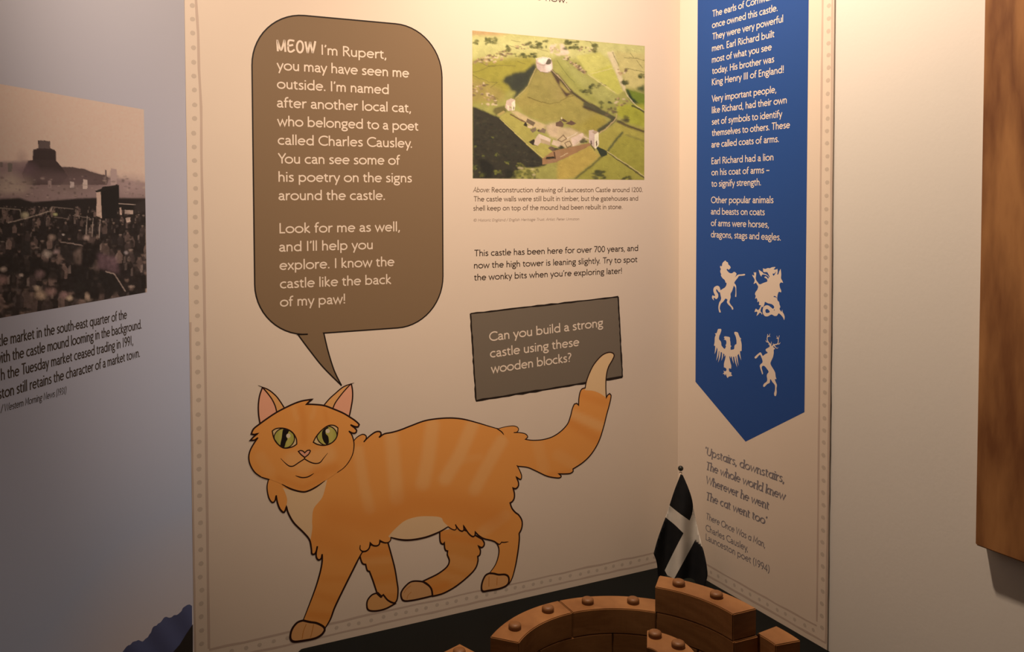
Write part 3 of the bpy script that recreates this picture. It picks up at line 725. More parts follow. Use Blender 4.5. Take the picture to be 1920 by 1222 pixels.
for ln, w_ in ((top_line, 2.4), (rump, 2.5), (hind_in, 2.2), (belly, 2.8), (chest_tufts, 2.4), (near_front_r, 2.8), (near_front_l, 2.7)):
    A.stroke(smooth(ln), w_, LINE, dh=d, taper=(0.6, 0.6))
A.stroke(smooth(B([(1270, 186), (1310, 215), (1330, 241)])), 1.8, LINE, dh=d, taper=(1, 0.2))
A.stroke(smooth(B([(1270, 1122), (1292, 1136), (1310, 1117, 1), (1330, 1119), (1368, 1113)])), 1.8, LINE, dh=d, taper=(1, 0.2))
A.stroke(nf_paw, 3.4, LINE, closed=True, dh=0.00011); A.stroke(nh_paw, 3.0, LINE, closed=True, dh=0.00011)
for st in ([(318, 1045), (300, 1090), (292, 1138)], [(365, 1045), (355, 1090), (345, 1130)]): A.stroke(smooth(GL(st)), 1.3, TOE, dh=0.0001)
for st in ([(1112, 610), (1111, 690)], [(1178, 615), (1176, 680)]): A.stroke(smooth(HL(st)), 1.2, TOE, dh=0.0001)
A.build('body', cat, label='orange striped body with cream chest and belly')
for e, p, lns in ((ear_l, pink_l, ((F([(242, 480, 1), (228, 390), (226, 300), (238, 210), (265, 132)]), 2.3, (1, 1)), (F([(222, 113), (265, 130), (330, 160), (395, 215), (440, 275), (477, 334)]), 2.0, (0.2, 1)), (F([(265, 132), (315, 190), (358, 250), (388, 315), (402, 375)]), 2.0, (1, 1)))),
    (ear_r, pink_r, ((F([(850, 305), (900, 245), (960, 190), (1040, 126), (1140, 88)]), 2.0, (1, 0.2)), (F([(1112, 95), (1124, 160), (1124, 240), (1110, 330), (1092, 415)]), 2.3, (1, 1)), (F([(935, 338), (960, 280), (1010, 210), (1060, 150), (1112, 96)]), 2.0, (1, 1))))):
    A = Art(P_M, 6)
    A.fill(clean(e), tuple(ORANGE_L*0.95)); A.fill(clean(p), (0.92, 0.52, 0.38), dh=0.00003)
    for ln, w_, tp in lns: A.stroke(smooth(ln), w_, LINE, tp, dh=0.00006)
    A.build('ear', cat, label='tufted ear, pink inside')
A = Art(P_M, 7)
A.fill(clean(head_o), f_head, grid=4)
lines = [(F([(250, 986), (190, 940), (148, 870), (134, 800), (145, 740), (175, 680), (222, 610, 1), (190, 634), (150, 637, 1), (180, 604), (219, 573, 1), (185, 582), (158, 576, 1), (180, 528), (242, 478), (330, 415), (400, 370), (475, 330), (560, 290), (640, 262), (738, 246, 1), (710, 268), (686, 293, 1), (760, 295), (850, 305), (935, 335), (1030, 375), (1090, 410), (1150, 450), (1188, 488), (1178, 507), (1150, 507), (1104, 489, 1), (1140, 515), (1164, 545), (1150, 567), (1122, 567), (1088, 549, 1), (1115, 580), (1135, 640), (1138, 700), (1125, 770), (1090, 840), (1040, 900), (978, 944)]), 2.6, (0.7, 0.4)),
    (F([(335, 1011), (290, 1000), (250, 986)]), 1.8, (0.3, 0.6)), (F([(448, 1054), (540, 1102), (640, 1128), (700, 1120), (780, 1080), (862, 1022)]), 2.6, (0.3, 0.3)),
    (F([(578, 974), (640, 992), (700, 985), (756, 952)]), 1.9, (0.3, 0.3)), (F([(437, 808), (480, 852), (520, 882), (560, 882), (610, 850), (666, 814, 1), (720, 845), (770, 858), (815, 848), (850, 805), (888, 758)]), 1.9, (0.3, 0.3)), (F([(666, 798), (666, 816)]), 1.9, (1, 1))]
for ln, w_, tp in lines: A.stroke(smooth(ln), w_, LINE, tp, dh=0.00006)
A.build('head', cat)
def eye(white, iris_c, irx, iry, pupil, hl):
    A = Art(P_M, 8)
    wpoly = smooth(F(white), True)
    A.fill(clean(wpoly), (0.80, 0.68, 0.40))
    ir = [(iris_c[0]+irx*math.cos(t*6.2832/40), iris_c[1]+iry*math.sin(t*6.2832/40)) for t in range(40)]
    wz = [((p[0]-440)*5.092, (p[1]-700)*5.092) for p in wpoly]
    def inside(x, y):
        c = False
        for i in range(len(wz)):
            (xa, ya), (xb, yb) = wz[i-1], wz[i]
            if (ya > y) != (yb > y) and x < (xb-xa)*(y-ya)/(yb-ya)+xa: c = not c
        return c
    pts = []
    for x, y in ir:
        k = 1.0
        while k > 0.3 and not inside(iris_c[0]+(x-iris_c[0])*k, iris_c[1]+(y-iris_c[1])*k): k -= 0.03
        pts.append((iris_c[0]+(x-iris_c[0])*k, iris_c[1]+(y-iris_c[1])*k))
    cx, cy = F([iris_c])[0]
    def green(x, y):
        t = math.hypot((x-cx)*5.092/irx, (y-cy)*5.092/iry)
        a, b = np.array((0.56, 0.58, 0.17)), np.array((0.34, 0.42, 0.07))
        k = min(1, max(0, 0.5+0.5*math.sin((x-cx)*0.45+1)))
        return tuple(a*(1-0.6*k*t)+b*0.6*k*t)
    A.fill(clean(F(pts)), green, grid=2, dh=0.00003)
    A.stroke(F(pts), 1.7, LINE, closed=True, dh=0.00005)
    A.stroke(wpoly, 1.9, LINE, closed=True, dh=0.00007)
    A.fill(clean(smooth(F(pupil), True)), (0.012, 0.008, 0.008), dh=0.00006)
    hx, hy = hl
    A.fill(F([(hx+21*math.cos(t*0.5236), hy+21*math.sin(t*0.5236)) for t in range(12)]), (0.80, 0.78, 0.66), dh=0.00009)
    return A.build('eye', cat, label='green eye with a black slit pupil')
eye([(358, 548, 1), (395, 525), (460, 521), (520, 540), (562, 575), (588, 625), (592, 672, 1), (555, 697), (490, 712), (445, 700), (400, 660), (372, 612)], (472, 617), 98, 94, [(462, 532), (500, 530), (521, 541), (492, 600), (505, 622), (488, 655), (472, 702), (436, 698), (438, 660), (448, 615)], (512, 594))
eye([(985, 520, 1), (960, 500), (920, 492), (875, 506), (820, 550), (775, 605), (750, 655, 1), (790, 676), (850, 685), (905, 672), (950, 640), (978, 592)], (880, 592), 96, 92, [(882, 510), (838, 545), (833, 600), (850, 650), (878, 677), (898, 658), (892, 600), (868, 572), (872, 540), (900, 512)], (887, 548))
A = Art(P_M, 8)
nose = smooth(F([(608, 742, 1), (625, 734), (650, 739), (668, 756, 1), (692, 734), (712, 730), (722, 738, 1), (705, 770), (668, 800, 1), (632, 772)]), True)
A.fill(clean(nose), (0.84, 0.46, 0.34)); A.stroke(nose, 1.9, LINE, closed=True, dh=0.00004)
A.build('nose', cat, label='pink nose')
# ------------------------------------------------------------------ aerial painting of the castle
WP = (246, 222, 182)
pt = Paint(878, 50, 1216, 344, (172, 164, 84))
Pz = lambda p: Z(860, 30, 3.818, p)
qa = lambda p: Z(880, 50, 8.147, p); qb = lambda p: Z(1045, 60, 8.147, p); qc = lambda p: Z(880, 195, 8.43, p); qd = lambda p: Z(1045, 195, 8.43, p)
pt.poly(Pz([(80, 90), (1350, 200), (1350, 330), (700, 300), (80, 330)]), (206, 196, 120), 4)
pt.poly(Pz([(80, 90), (380, 120), (300, 140), (80, 140)]), (200, 160, 105), 3)
pt.poly(Pz([(80, 150), (700, 200), (640, 240), (80, 230)]), (214, 204, 128), 4)
pt.poly(Pz([(80, 320), (560, 280), (540, 400), (330, 560), (80, 640)]), (166, 154, 62), 6)
pt.poly(Pz([(80, 430), (300, 520), (340, 600), (80, 620)]), (170, 150, 78), 5)
pt.poly(Pz([(680, 280), (860, 420), (1000, 500), (1140, 640), (1120, 700), (900, 580), (760, 440)]), (160, 156, 76), 5)
pt.poly(Pz([(700, 290), (760, 280), (900, 420), (1140, 560), (1150, 640), (1000, 610), (840, 470)]), (176, 170, 92), 4)
pt.poly(Pz([(840, 285), (1010, 258), (1080, 320), (1175, 540), (1140, 565), (1060, 520), (925, 415)]), (206, 196, 104), 1)
pt.poly(Pz([(940, 410), (1100, 345), (1170, 535), (1140, 560)]), (198, 190, 88), 1)
pt.poly(Pz([(1060, 260), (1110, 250), (1200, 520), (1180, 540)]), (226, 204, 152), 1)
pt.poly(Pz([(1110, 250), (1340, 270), (1340, 520), (1200, 515)]), (208, 190, 116), 3)
pt.poly(Pz([(1195, 520), (1340, 560), (1340, 670), (1240, 620)]), (122, 136, 44), 1)
pt.poly(qb([(1050, 870), (1080, 880), (1150, 1000), (1290, 1130), (1290, 1180), (1180, 1110), (1090, 1010)]), (52, 66, 40), 1)
pt.poly(qb([(1200, 860), (1330, 800), (1330, 920), (1240, 890)]), (84, 92, 52), 2)
pt.poly(qd([(950, 0), (1380, 0), (1390, 380), (1130, 310), (940, 170)]), (172, 168, 58), 2)
pt.poly(qd([(640, 500), (950, 280), (1380, 380), (1390, 1230), (1240, 1230), (620, 690)]), (178, 164, 74), 2)
pt.poly(qd([(0, 920), (500, 660), (690, 820), (300, 1150), (0, 1230)]), (196, 168, 82), 2)
pt.poly(qd([(800, 760), (1060, 470), (1390, 560), (1390, 1150)]), (170, 160, 66), 1)
pt.poly(qd([(280, 1180), (700, 830), (800, 780), (1380, 1180), (1380, 1240)]), (172, 162, 70), 2)
# mound, its skirt and the bailey slopes
pt.poly(Pz([(545, 395), (660, 395), (760, 490), (830, 570), (1060, 750), (1010, 830), (860, 850), (740, 745), (600, 755), (470, 700), (400, 610), (500, 500)]), (170, 152, 78), 2)
pt.poly(qa([(1020, 640), (1230, 690), (1385, 900), (1400, 1130), (1240, 1180), (1080, 1140), (890, 1060), (900, 950), (960, 780)]), (160, 145, 76), 1)
pt.poly(qb([(-10, 800), (60, 860), (140, 940), (130, 990), (0, 1060), (-10, 1060)]), (164, 146, 80), 1)
pt.line(qa([(890, 1070), (980, 1110), (1100, 1150), (1230, 1180), (1385, 1150)])+qb([(60, 1050), (150, 1000), (240, 970)]), 1.3, (108, 94, 46), 0.9)
pt.poly(Pz([(430, 640), (640, 640), (800, 590), (1060, 760), (990, 830), (860, 840), (740, 735), (600, 740), (470, 690)]), (166, 152, 76), 4, 0.7)
pt.poly(Pz([(1000, 690), (1070, 740), (1010, 820), (960, 840), (860, 790)]), (168, 150, 60), 5, 0.7)
# long shadow beside the mound
pt.poly(qa([(1010, 550), (1030, 640), (960, 760), (900, 900), (690, 1110), (660, 1090), (720, 990), (640, 980), (600, 900), (500, 840), (540, 770), (700, 700), (840, 690), (930, 610)]), (66, 68, 50), 2)
pt.poly(qa([(900, 690), (860, 860), (700, 960), (640, 900), (700, 740)]), (58, 60, 48), 4, 0.8)
pt.line(qa([(1015, 640), (960, 760), (900, 900), (800, 1010), (700, 1100)]), 1.6, (196, 172, 106), 0.8)
pt.poly(qa([(1090, 700), (1230, 690), (1385, 900), (1400, 1130), (1300, 1150)]), (170, 152, 84), 5, 0.5)
# wall walk down the right side, palisade and ditch
pt.line(qa([(1240, 650), (1390, 800)])+qb([(0, 660), (110, 790), (230, 930), (420, 1060), (640, 1180)])+qd([(420, 40), (560, 100), (800, 180), (910, 230)]), 5.2, (80, 68, 48), 1.0, 1)
pt.poly(qa([(1235, 660), (1385, 810), (1385, 900), (1290, 800)])+qb([(140, 930), (230, 930), (140, 1000), (0, 780)]), (86, 66, 50), 1)
pt.line(qa([(1240, 640), (1390, 790)])+qb([(0, 650), (100, 770), (200, 900)]), 1.0, (210, 180, 130), 0.9)
pt.line(qd([(440, 0), (620, 80), (830, 190), (900, 240), (840, 300), (660, 420)]), 7.5, (88, 84, 56), 1.0, 1)
pt.line(qd([(950, 270), (1120, 350), (1380, 440)]), 4.2, (84, 68, 48), 1.0, 1)
pt.line(qd([(650, 470), (780, 380), (880, 280), (925, 230), (940, 160)]), 1.8, (206, 176, 118), 0.95)
pt.line(qd([(1090, 490), (1240, 540), (1390, 590)]), 2.6, (140, 128, 70), 0.8, 1)
pt.line(qd([(800, 740), (900, 600), (1030, 450)]), 4.0, (74, 82, 54), 0.9, 1)
pt.poly(qd([(610, 690), (640, 670), (780, 740), (790, 800), (700, 840), (660, 770)]), (58, 64, 46), 0)
pt.line(qd([(700, 830), (560, 960), (290, 1170)]), 3.2, (90, 86, 52), 0.9, 1)
pt.line(qd([(780, 750), (960, 880), (1140, 1000), (1380, 1170)]), 3.2, (92, 84, 48), 0.85)
pt.line(qd([(790, 750), (960, 865), (1150, 985), (1385, 1150)]), 1.5, (218, 198, 128), 0.95)
# dark wooded bank
pt.poly(qc([(50, 45), (110, 55), (300, 140), (470, 210), (680, 400), (880, 600), (1060, 770), (1230, 940), (1190, 980), (1000, 1010), (860, 1000), (760, 1060), (640, 1180), (50, 1190)]), (62, 58, 45), 1)
for _ in range(420):
    x, y = random.uniform(884, 1010), random.uniform(202, 338)
    pp = ((x-880)*8.43, (y-195)*8.43)
    if pp[1] > 45+0.72*pp[0]-20 and pp[0] < 1180:
        c = random.choice([(48, 46, 38), (72, 64, 48), (84, 78, 56), (52, 58, 42), (40, 44, 36)]); pt.blob(x, y, random.uniform(1, 4), random.uniform(0.8, 2.6), c, 0.5)
for x, y, r in ((440, 1080, 70), (210, 1110, 60), (90, 1000, 45), (760, 1090, 80), (800, 970, 60), (600, 930, 40), (960, 1110, 90), (220, 815, 24), (430, 800, 34), (370, 525, 22), (95, 670, 30)):
    for _ in range(16):
        a = random.random()*6.28; q = random.random()*r
        xx, yy = qc([(x+q*math.cos(a), y+q*0.8*math.sin(a))])[0]; pt.blob(xx, yy, r/8.43*0.28, r/8.43*0.22, random.choice([(112, 110, 52), (96, 98, 48), (136, 132, 62), (84, 92, 46)]), 0.6)
pt.poly(qc([(150, 870), (330, 920), (400, 1000), (340, 1180), (240, 1170), (170, 1000)]), (40, 40, 34), 2, 0.85)
pt.poly(qc([(560, 1060), (660, 1030), (760, 1150), (740, 1185), (590, 1180)]), (44, 46, 36), 2, 0.8)
for x, y in ((790, 1010), (825, 1015), (1000, 1030), (1020, 1120)): pt.blob(*qc([(x, y)])[0], 3, 2.2, (206, 186, 128), 0.8)
# bailey
pt.poly(qc([(480, 210), (580, 130), (640, 150), (860, 280), (1000, 430), (1060, 560), (1300, 690), (1340, 790), (1160, 850), (900, 600), (700, 410)]), (184, 170, 84), 1)
pt.line(qc([(480, 230), (700, 430), (900, 620), (1100, 800), (1210, 880)]), 1.6, (216, 194, 110), 0.85)
for i in range(40):
    t = i/39; x, y = 475+(1215-475)*t, 225+(920-225)*t+12*math.sin(t*3.1); pt.blob(*qc([(x, y+8)])[0], 0.9, 0.9, (60, 56, 44), 0.9)
pt.poly(qc([(640, 110), (740, 110), (860, 170), (1050, 270), (1210, 330), (1160, 420), (1000, 370), (860, 280)]), (214, 186, 130), 1)
pt.poly(qc([(1200, 330), (1440, 280), (1440, 560), (1290, 520), (1210, 440)]), (214, 184, 140), 2)
pt.poly(qd([(0, 360), (200, 380), (420, 470), (500, 540), (300, 680), (0, 700)]), (212, 184, 136), 2)
pt.poly(qd([(180, 360), (330, 320), (470, 400), (500, 500), (400, 450)]), (176, 160, 74), 3, 0.8)
def hut(z, pts, c, sh=None):
    if sh: pt.poly(z(sh), (58, 50, 38))
    pt.poly(z(pts), c)
hut(qc, [(1040, 550), (1100, 470), (1290, 550), (1270, 650), (1130, 600), (1080, 660), (1020, 640)], (226, 198, 164), [(940, 600), (1020, 550), (1080, 660), (1000, 650)])
hut(qc, [(1120, 500), (1290, 560), (1280, 660), (1130, 610)], (196, 168, 126)); pt.poly(qc([(1100, 475), (1290, 550), (1280, 600), (1120, 545)]), (232, 206, 172))
hut(qc, [(890, 280), (920, 225), (1045, 290), (1010, 350)], (124, 104, 76), [(850, 330), (890, 280), (920, 330), (920, 370)])
hut(qc, [(920, 340), (1000, 340), (990, 390), (930, 380)], (226, 196, 150)); hut(qc, [(960, 410), (1050, 360), (1060, 420), (1000, 460)], (132, 112, 84)); hut(qc, [(1080, 430), (1160, 380), (1210, 410), (1190, 460)], (140, 118, 92), [(1070, 420), (1100, 395), (1140, 450), (1090, 440)])
hut(qc, [(1330, 560), (1440, 600), (1440, 680), (1300, 640)], (222, 194, 156)); hut(qc, [(1240, 690), (1300, 670), (1420, 720), (1340, 760)], (122, 98, 76))
pt.line(qc([(650, 165), (760, 220), (870, 285)]), 2.4, (112, 78, 56), 0.9)
hut(qd, [(-20, 290), (60, 260), (105, 320), (90, 365), (-20, 350)], (118, 92, 70)); hut(qd, [(130, 310), (210, 260), (300, 310), (220, 335)], (110, 84, 66)); hut(qd, [(40, 245), (100, 230), (170, 280), (110, 285)], (104, 84, 62)); pt.blob(*qd([(70, 225)])[0], 1.0, 2.2, (240, 220, 170))
hut(qd, [(210, 540), (400, 455), (420, 490), (370, 570), (240, 660)], (230, 200, 168)); pt.line(qd([(160, 540), (310, 455)]), 1.2, (238, 214, 176)); pt.line(qd([(250, 660), (360, 600)]), 1.2, (238, 214, 176))
for p in ([(10, 570), (95, 490), (150, 545), (70, 600), (10, 570)], [(120, 620), (190, 580), (225, 650), (160, 690), (120, 620)]): pt.line(qd(p), 1.4, (116, 90, 62))
for x, y, r in ((420, 590, 70), (70, 690, 50), (225, 700, 45), (0, 720, 40)):
    for _ in range(12): a = random.random()*6.28; q = random.random()*r; pt.blob(*qd([(x+q*math.cos(a), y+0.6*q*math.sin(a))])[0], 2.6, 2, random.choice([(82, 78, 50), (66, 66, 44), (100, 92, 60)]), 0.7)
pt.poly(qd([(-60, 740), (520, 610), (520, 660), (0, 915), (-240, 960), (-240, 860)]), (170, 128, 84), 0)
pt.poly(qc([(1210, 840), (1340, 830), (1360, 870), (1200, 870)]), (58, 50, 38)); pt.poly(qc([(1340, 750), (1440, 740), (1440, 880), (1240, 950), (1230, 890), (1360, 860)]), (170, 130, 92)); pt.line(qc([(1345, 760), (1360, 860)]), 2.4, (90, 62, 44))
pt.line(qd([(50, 835), (160, 780)]), 0.9, (226, 200, 150))
# gatehouses
pt.poly(qd([(500, 420), (560, 405), (640, 450), (655, 500), (655, 640), (605, 710), (580, 690), (500, 600)]), (214, 186, 162))
pt.poly(qd([(585, 490), (650, 435), (658, 640), (605, 710), (585, 690)]), (250, 234, 190)); pt.poly(qd([(540, 440), (600, 415), (645, 440), (590, 480)]), (186, 158, 124))
pt.poly(qd([(608, 600), (625, 570), (632, 640), (612, 680)]), (96, 70, 50)); pt.poly(qd([(520, 590), (535, 570), (545, 630), (525, 650)]), (88, 66, 50)); pt.line(qd([(530, 650), (590, 730)]), 1.4, (70, 58, 42)); pt.line(qd([(420, 520), (500, 555)]), 1.2, (236, 212, 170))
pt.poly(qa([(570, 1130), (630, 1095), (700, 1120), (700, 1222), (600, 1222), (560, 1200)])+qc([(700, 90), (670, 100), (620, 110), (570, 60)]), (222, 190, 160))
pt.poly(qa([(640, 1160), (700, 1120), (705, 1230), (650, 1230)]), (252, 236, 194)); pt.poly(qc([(665, 0), (720, 0), (718, 90), (670, 105)]), (250, 232, 188)); pt.poly(qc([(690, 40), (706, 36), (706, 80), (692, 88)]), (96, 74, 50)); pt.poly(qc([(600, 20), (630, 30), (628, 110), (604, 100)]), (244, 224, 182))
pt.poly(qc([(400, 60), (550, 20), (600, 120), (420, 180), (370, 110)]), (116, 106, 58), 1); pt.poly(qc([(440, 165), (540, 100), (570, 120), (470, 195)]), (186, 162, 92))
# the round keep
pt.poly(qa([(1016, 520), (1040, 490), (1100, 470), (1180, 470), (1240, 490), (1268, 530), (1270, 640), (1230, 690), (1160, 700), (1090, 690), (1036, 640)]), (218, 190, 164))
pt.poly(qa([(1150, 560), (1260, 540), (1270, 640), (1230, 690), (1160, 700)]), (244, 220, 196), 1); pt.poly(qa([(1020, 540), (1080, 570), (1100, 680), (1040, 640)]), (206, 178, 156), 1)
pt.poly(qa([(1040, 530), (1060, 495), (1120, 482), (1200, 480), (1190, 560), (1120, 575)]), (250, 232, 206), 0); pt.poly(qa([(1190, 500), (1220, 478), (1256, 510), (1250, 560), (1190, 580), (1160, 570)]), (112, 100, 78), 0)
pt.line(qa([(1020, 525), (1034, 560), (1090, 585), (1160, 585), (1220, 575), (1256, 550), (1264, 520)]), 0.9, (150, 124, 98), 0.8)
pt.line(qa([(1036, 640), (1090, 692), (1160, 704), (1230, 692)]), 1.0, (110, 92, 60), 0.8)
for i in range(11): pt.blob(*qa([(1024+i*22, 500-26*math.sin(math.pi*i/10)-6)])[0], 0.9, 1.1, (252, 236, 206))
# villages, hedges and trees
def clutter(z, box_, n, cols, r0, r1, op=0.8):
    for _ in range(n): pt.blob(*z([(random.uniform(box_[0], box_[2]), random.uniform(box_[1], box_[3]))])[0], random.uniform(r0, r1)*1.5, random.uniform(r0, r1), random.choice(cols), op)
VIL = [(196, 160, 112), (150, 122, 86), (120, 96, 68), (226, 198, 152), (168, 140, 92), (110, 92, 62)]
for i in range(30): t = random.random(); clutter(qa, (40+t*560, 500-170*t, 110+t*560, 560-120*t), 2, VIL, 0.8, 2.2)
clutter(qa, (150, 440, 520, 570), 26, VIL, 0.8, 2.4); clutter(qa, (40, 860, 300, 1050), 26, VIL, 1.0, 2.6); clutter(qa, (180, 1030, 440, 1200), 22, VIL, 1.0, 2.6)
clutter(qa, (700, 260, 900, 350), 18, VIL, 0.7, 1.8); clutter(qb, (100, 370, 220, 420), 10, VIL, 1.0, 2.2)
for i in range(26): t = random.random(); clutter(qb, (150+t*280, 400+t*230, 200+t*280, 440+t*230), 2, VIL, 1.0, 2.2)
clutter(qb, (900, 560, 1060, 640), 10, VIL, 1.0, 2.6); clutter(qb, (880, 1010, 1090, 1120), 12, VIL, 1.2, 2.4); clutter(qb, (300, 230, 600, 310), 16, VIL, 0.8, 2.0)
pt.poly(qa([(1210, 330), (1240, 280), (1390, 260), (1390, 410), (1230, 400)])+qb([(0, 190), (90, 180), (120, 230), (190, 310), (160, 350), (0, 360)]), (232, 204, 166), 1); clutter(qa, (1220, 300, 1380, 390), 18, [(206, 176, 138), (240, 216, 178), (180, 150, 112)], 0.7, 1.8, 0.7)
TREE = [(112, 110, 58), (92, 92, 48), (134, 128, 70), (78, 80, 44)]
for bx, n in (((250, 170, 430, 260), 22), ((880, 220, 1180, 330), 26), ((60, 190, 120, 270), 8), ((690, 410, 1010, 470), 22), ((560, 290, 620, 380), 8)): clutter(qa, bx, n, TREE, 1.0, 3.0, 0.8)
for bx, n in (((120, 130, 330, 260), 30), ((540, 170, 600, 300), 10), ((350, 860, 520, 960), 14), ((480, 780, 720, 850), 12), ((1000, 740, 1070, 800), 10), ((660, 1060, 830, 1180), 12), ((1250, 640, 1330, 720), 10)): clutter(qb, bx, n, TREE, 1.0, 3.0, 0.85)
for ln in ([(420, 130), (500, 150), (570, 220)], [(1020, 395), (1200, 400), (1330, 435)], [(1050, 555), (1330, 610)], [(1110, 320), (1170, 390)], [(1210, 430), (1300, 550)], [(850, 310), (880, 400), (940, 510)], [(0, 440), (80, 560), (190, 700), (260, 770)], [(510, 640), (700, 590), (900, 540)], [(470, 650), (650, 770), (880, 930)]):
    pt.line(qb(ln), 1.2, (118, 112, 62) if ln[0][0] not in (510, 470) else (224, 204, 138), 0.75)
pt.line(qb([(990, 800), (1080, 990), (1200, 1120), (1330, 1210)]), 1.6, (226, 204, 150), 0.8)
pt.line(qb([(1140, 1130), (1330, 1215)])+qd([(1190, 20), (1380, 140)]), 2.2, (66, 64, 40), 0.85)
for ln in ([(50, 740), (150, 790), (260, 820), (300, 850), (420, 850)], [(60, 700), (200, 660), (310, 600), (400, 590)], [(150, 540), (300, 610), (480, 590), (700, 600)], [(740, 530), (850, 570)], [(620, 290), (760, 340)], [(640, 210), (780, 235)], [(980, 320), (1200, 380)], [(900, 240), (1060, 320)], [(320, 940), (420, 850)], [(300, 1040), (440, 1100)]):
    pt.line(qa(ln), 1.0, (112, 98, 52), 0.75)
clutter(qd, (560, 1060, 780, 1190), 34, [(82, 84, 48), (64, 68, 42), (104, 100, 56)], 1.4, 3.2, 0.7); clutter(qd, (1020, 1150, 1160, 1200), 12, [(90, 86, 46), (70, 72, 42)], 1.2, 2.6, 0.7); clutter(qd, (760, 60, 930, 180), 14, [(110, 92, 66), (86, 76, 52), (124, 104, 70)], 1.2, 2.8, 0.6); clutter(qd, (980, 190, 1130, 290), 12, [(96, 84, 58), (80, 74, 50)], 1.4, 3.0, 0.6)
pt.a[..., 1] *= 1.05
pt.dabs(2600, (880, 54, 1214, 342), 2, 9, 0.16); pt.grain(0.04, 3); pt.grain(0.03, 0)
pt.sheet(P_M, 1, 'castle_painting', panel, [(884.9, 57.5), (1208.4, 85.8), (1208.4, 337.0), (886.7, 334.6)], WP, label='green aerial painting of a round castle on a mound')
# ------------------------------------------------------------------ right hand panel with the blue banner
rp = empty('banner_board', CORNER+Vector((0, 0, ZBOT)), 'narrow cream display board carrying a pointed blue banner and a short verse', 'display board')
slab('board', CORNER-DR*0.3042, CORNER+DR*0.0, 0, -THK, NR, ZBOT, ZTOP, M_PAPER, rp)
A = Art(P_R, 1)
RI = [(1543.0, -40), (1542.5, 0), (1540.5, 170), (1539.0, 330), (1537.7, 500), (1536.5, 700), (1534.5, 900), (1533, 1050), (1531.5, 1165)]
RO = [(1561.2, -40), (1560.7, 0), (1559.0, 250), (1557.3, 500), (1554.5, 750), (1552, 950), (1549.6, 1120), (1548.4, 1190), (1548.2, 1204)]
for ln in (RI, RO): ribbon(A, smooth([P_R.uv(x, y) for x, y in ln], step=0.02), 0.0030, INK_LINE, wob=0.4)
a, b = P_R.uv(1337, 1062.5), P_R.uv(1514, 1166.7); vin = (a[1]+b[1])/2
a = P_R.uv(1480, 1166.7); b = P_R.uv(1549, 1204.3); vout = (a[1]+b[1])/2
ur = P_R.uv(1532, 1150)[0]
ribbon(A, wobble((-0.001, vin), (ur, vin), 16, 0.0006), 0.0026, INK_LINE, wob=0.5)
ribbon(A, wobble((-0.001, vout), (-0.303, vout), 18, 0.0005), 0.0030, INK_LINE, wob=0.5)
A.build('border_line', rp)
A = Art(P_R, 1)
ud = (P_R.uv(1548.3, 500)[0]+P_R.uv(1541.8, 1150)[0])/2; v = 0.925
while v < ZTOP-0.01:
    dot(A, ud+random.uniform(-0.0008, 0.0008), v, 0.0030, INK_DOT, 1.15); v += 0.0166+random.uniform(-0.0012, 0.0012)
u = -0.01
while u > -0.29:
    dot(A, u, (vin+vout)/2+random.uniform(-0.0006, 0.0006), 0.0028, INK_DOT); u -= 0.0166+random.uniform(-0.002, 0.002)
A.build('border_dots', rp)
C_BLUE = (0.012, 0.080, 0.385)
A = Art(P_R, 1)
ul = (P_R.uv(1306.5, 200)[0]+P_R.uv(1304.6, 700)[0])/2; ub = (P_R.uv(1514.5, 200)[0]+P_R.uv(1508.5, 760)[0])/2
vl = (P_R.uv(1304.5, 715)[1]+P_R.uv(1507.5, 773)[1])/2
tipu, tipv = P_R.uv(1398.5, 828)
A.fill([P_R.px(ul, ZTOP), P_R.px(ub, ZTOP), P_R.px(ub, vl), P_R.px((ul+ub)/2*0.5+tipu*0.5, tipv), P_R.px(ul, vl)], C_BLUE)
ban = A.build('banner', rp, label='dark blue banner with a pointed lower end')
A = Art(P_R, 2)
cap_r = 12.35*P_R.mpp(1338, 300)
C_BT = (0.80, 0.76, 0.72)
RLN = [("once owned this castle.", (1335.1, 53.2), (1457.8, 20.5)), ("They were very powerful", (1335.4, 75.0), (1468.2, 41.4)), ("men. Earl Richard built", (1335.1, 96.6), (1452.4, 69.3)),
 ("most of what you see", (1335.0, 118.0), (1447.0, 93.8)), ("today. His brother was", (1335.0, 139.2), (1451.7, 116.6)), ("King Henry III of England!", (1335.0, 160.2), (1469.3, 136.2)),
 ("Very important people,", (1334.5, 191.2), (1455.4, 173.6)), ("like Richard, had their own", (1334.9, 212.6), (1475.1, 193.4)), ("set of symbols to identify", (1334.5, 234.2), (1466.8, 219.6)), ("themselves to others. These", (1334.5, 255.2), (1481.2, 240.0)), ("are called coats of arms.", (1334.0, 276.8), (1460.2, 266.2)),
 ("Earl Richard had a lion", (1334.2, 307.9), (1450.2, 300.5)), ("on his coat of arms ~", (1334.0, 329.0), (1443.2, 324.2)), ("to signify strength.", (1333.75, 350.2), (1426.7, 347.4)),
 ("Other popular animals", (1333.3, 380.8), (1450.4, 380.8)), ("and beasts on coats", (1333.1, 402.0), (1434.0, 403.6)), ("of arms were horses,", (1333.1, 423.6), (1441.5, 426.9)), ("dragons, stags and eagles.", (1333.1, 444.8), (1463.75, 450.8))]
sxs = []
for s, p0, p1 in RLN:
    text(A, s, p0, p1, cap_r, C_BT, weight=1.25); sxs.append(LASTSX[0])
text(A, "The earls of Cornwall", (1335.4, 32.3), (1403.3, 12.4), cap_r, C_BT, weight=1.25, sx=sum(sxs)/len(sxs))
A.build('banner_lettering', ban)
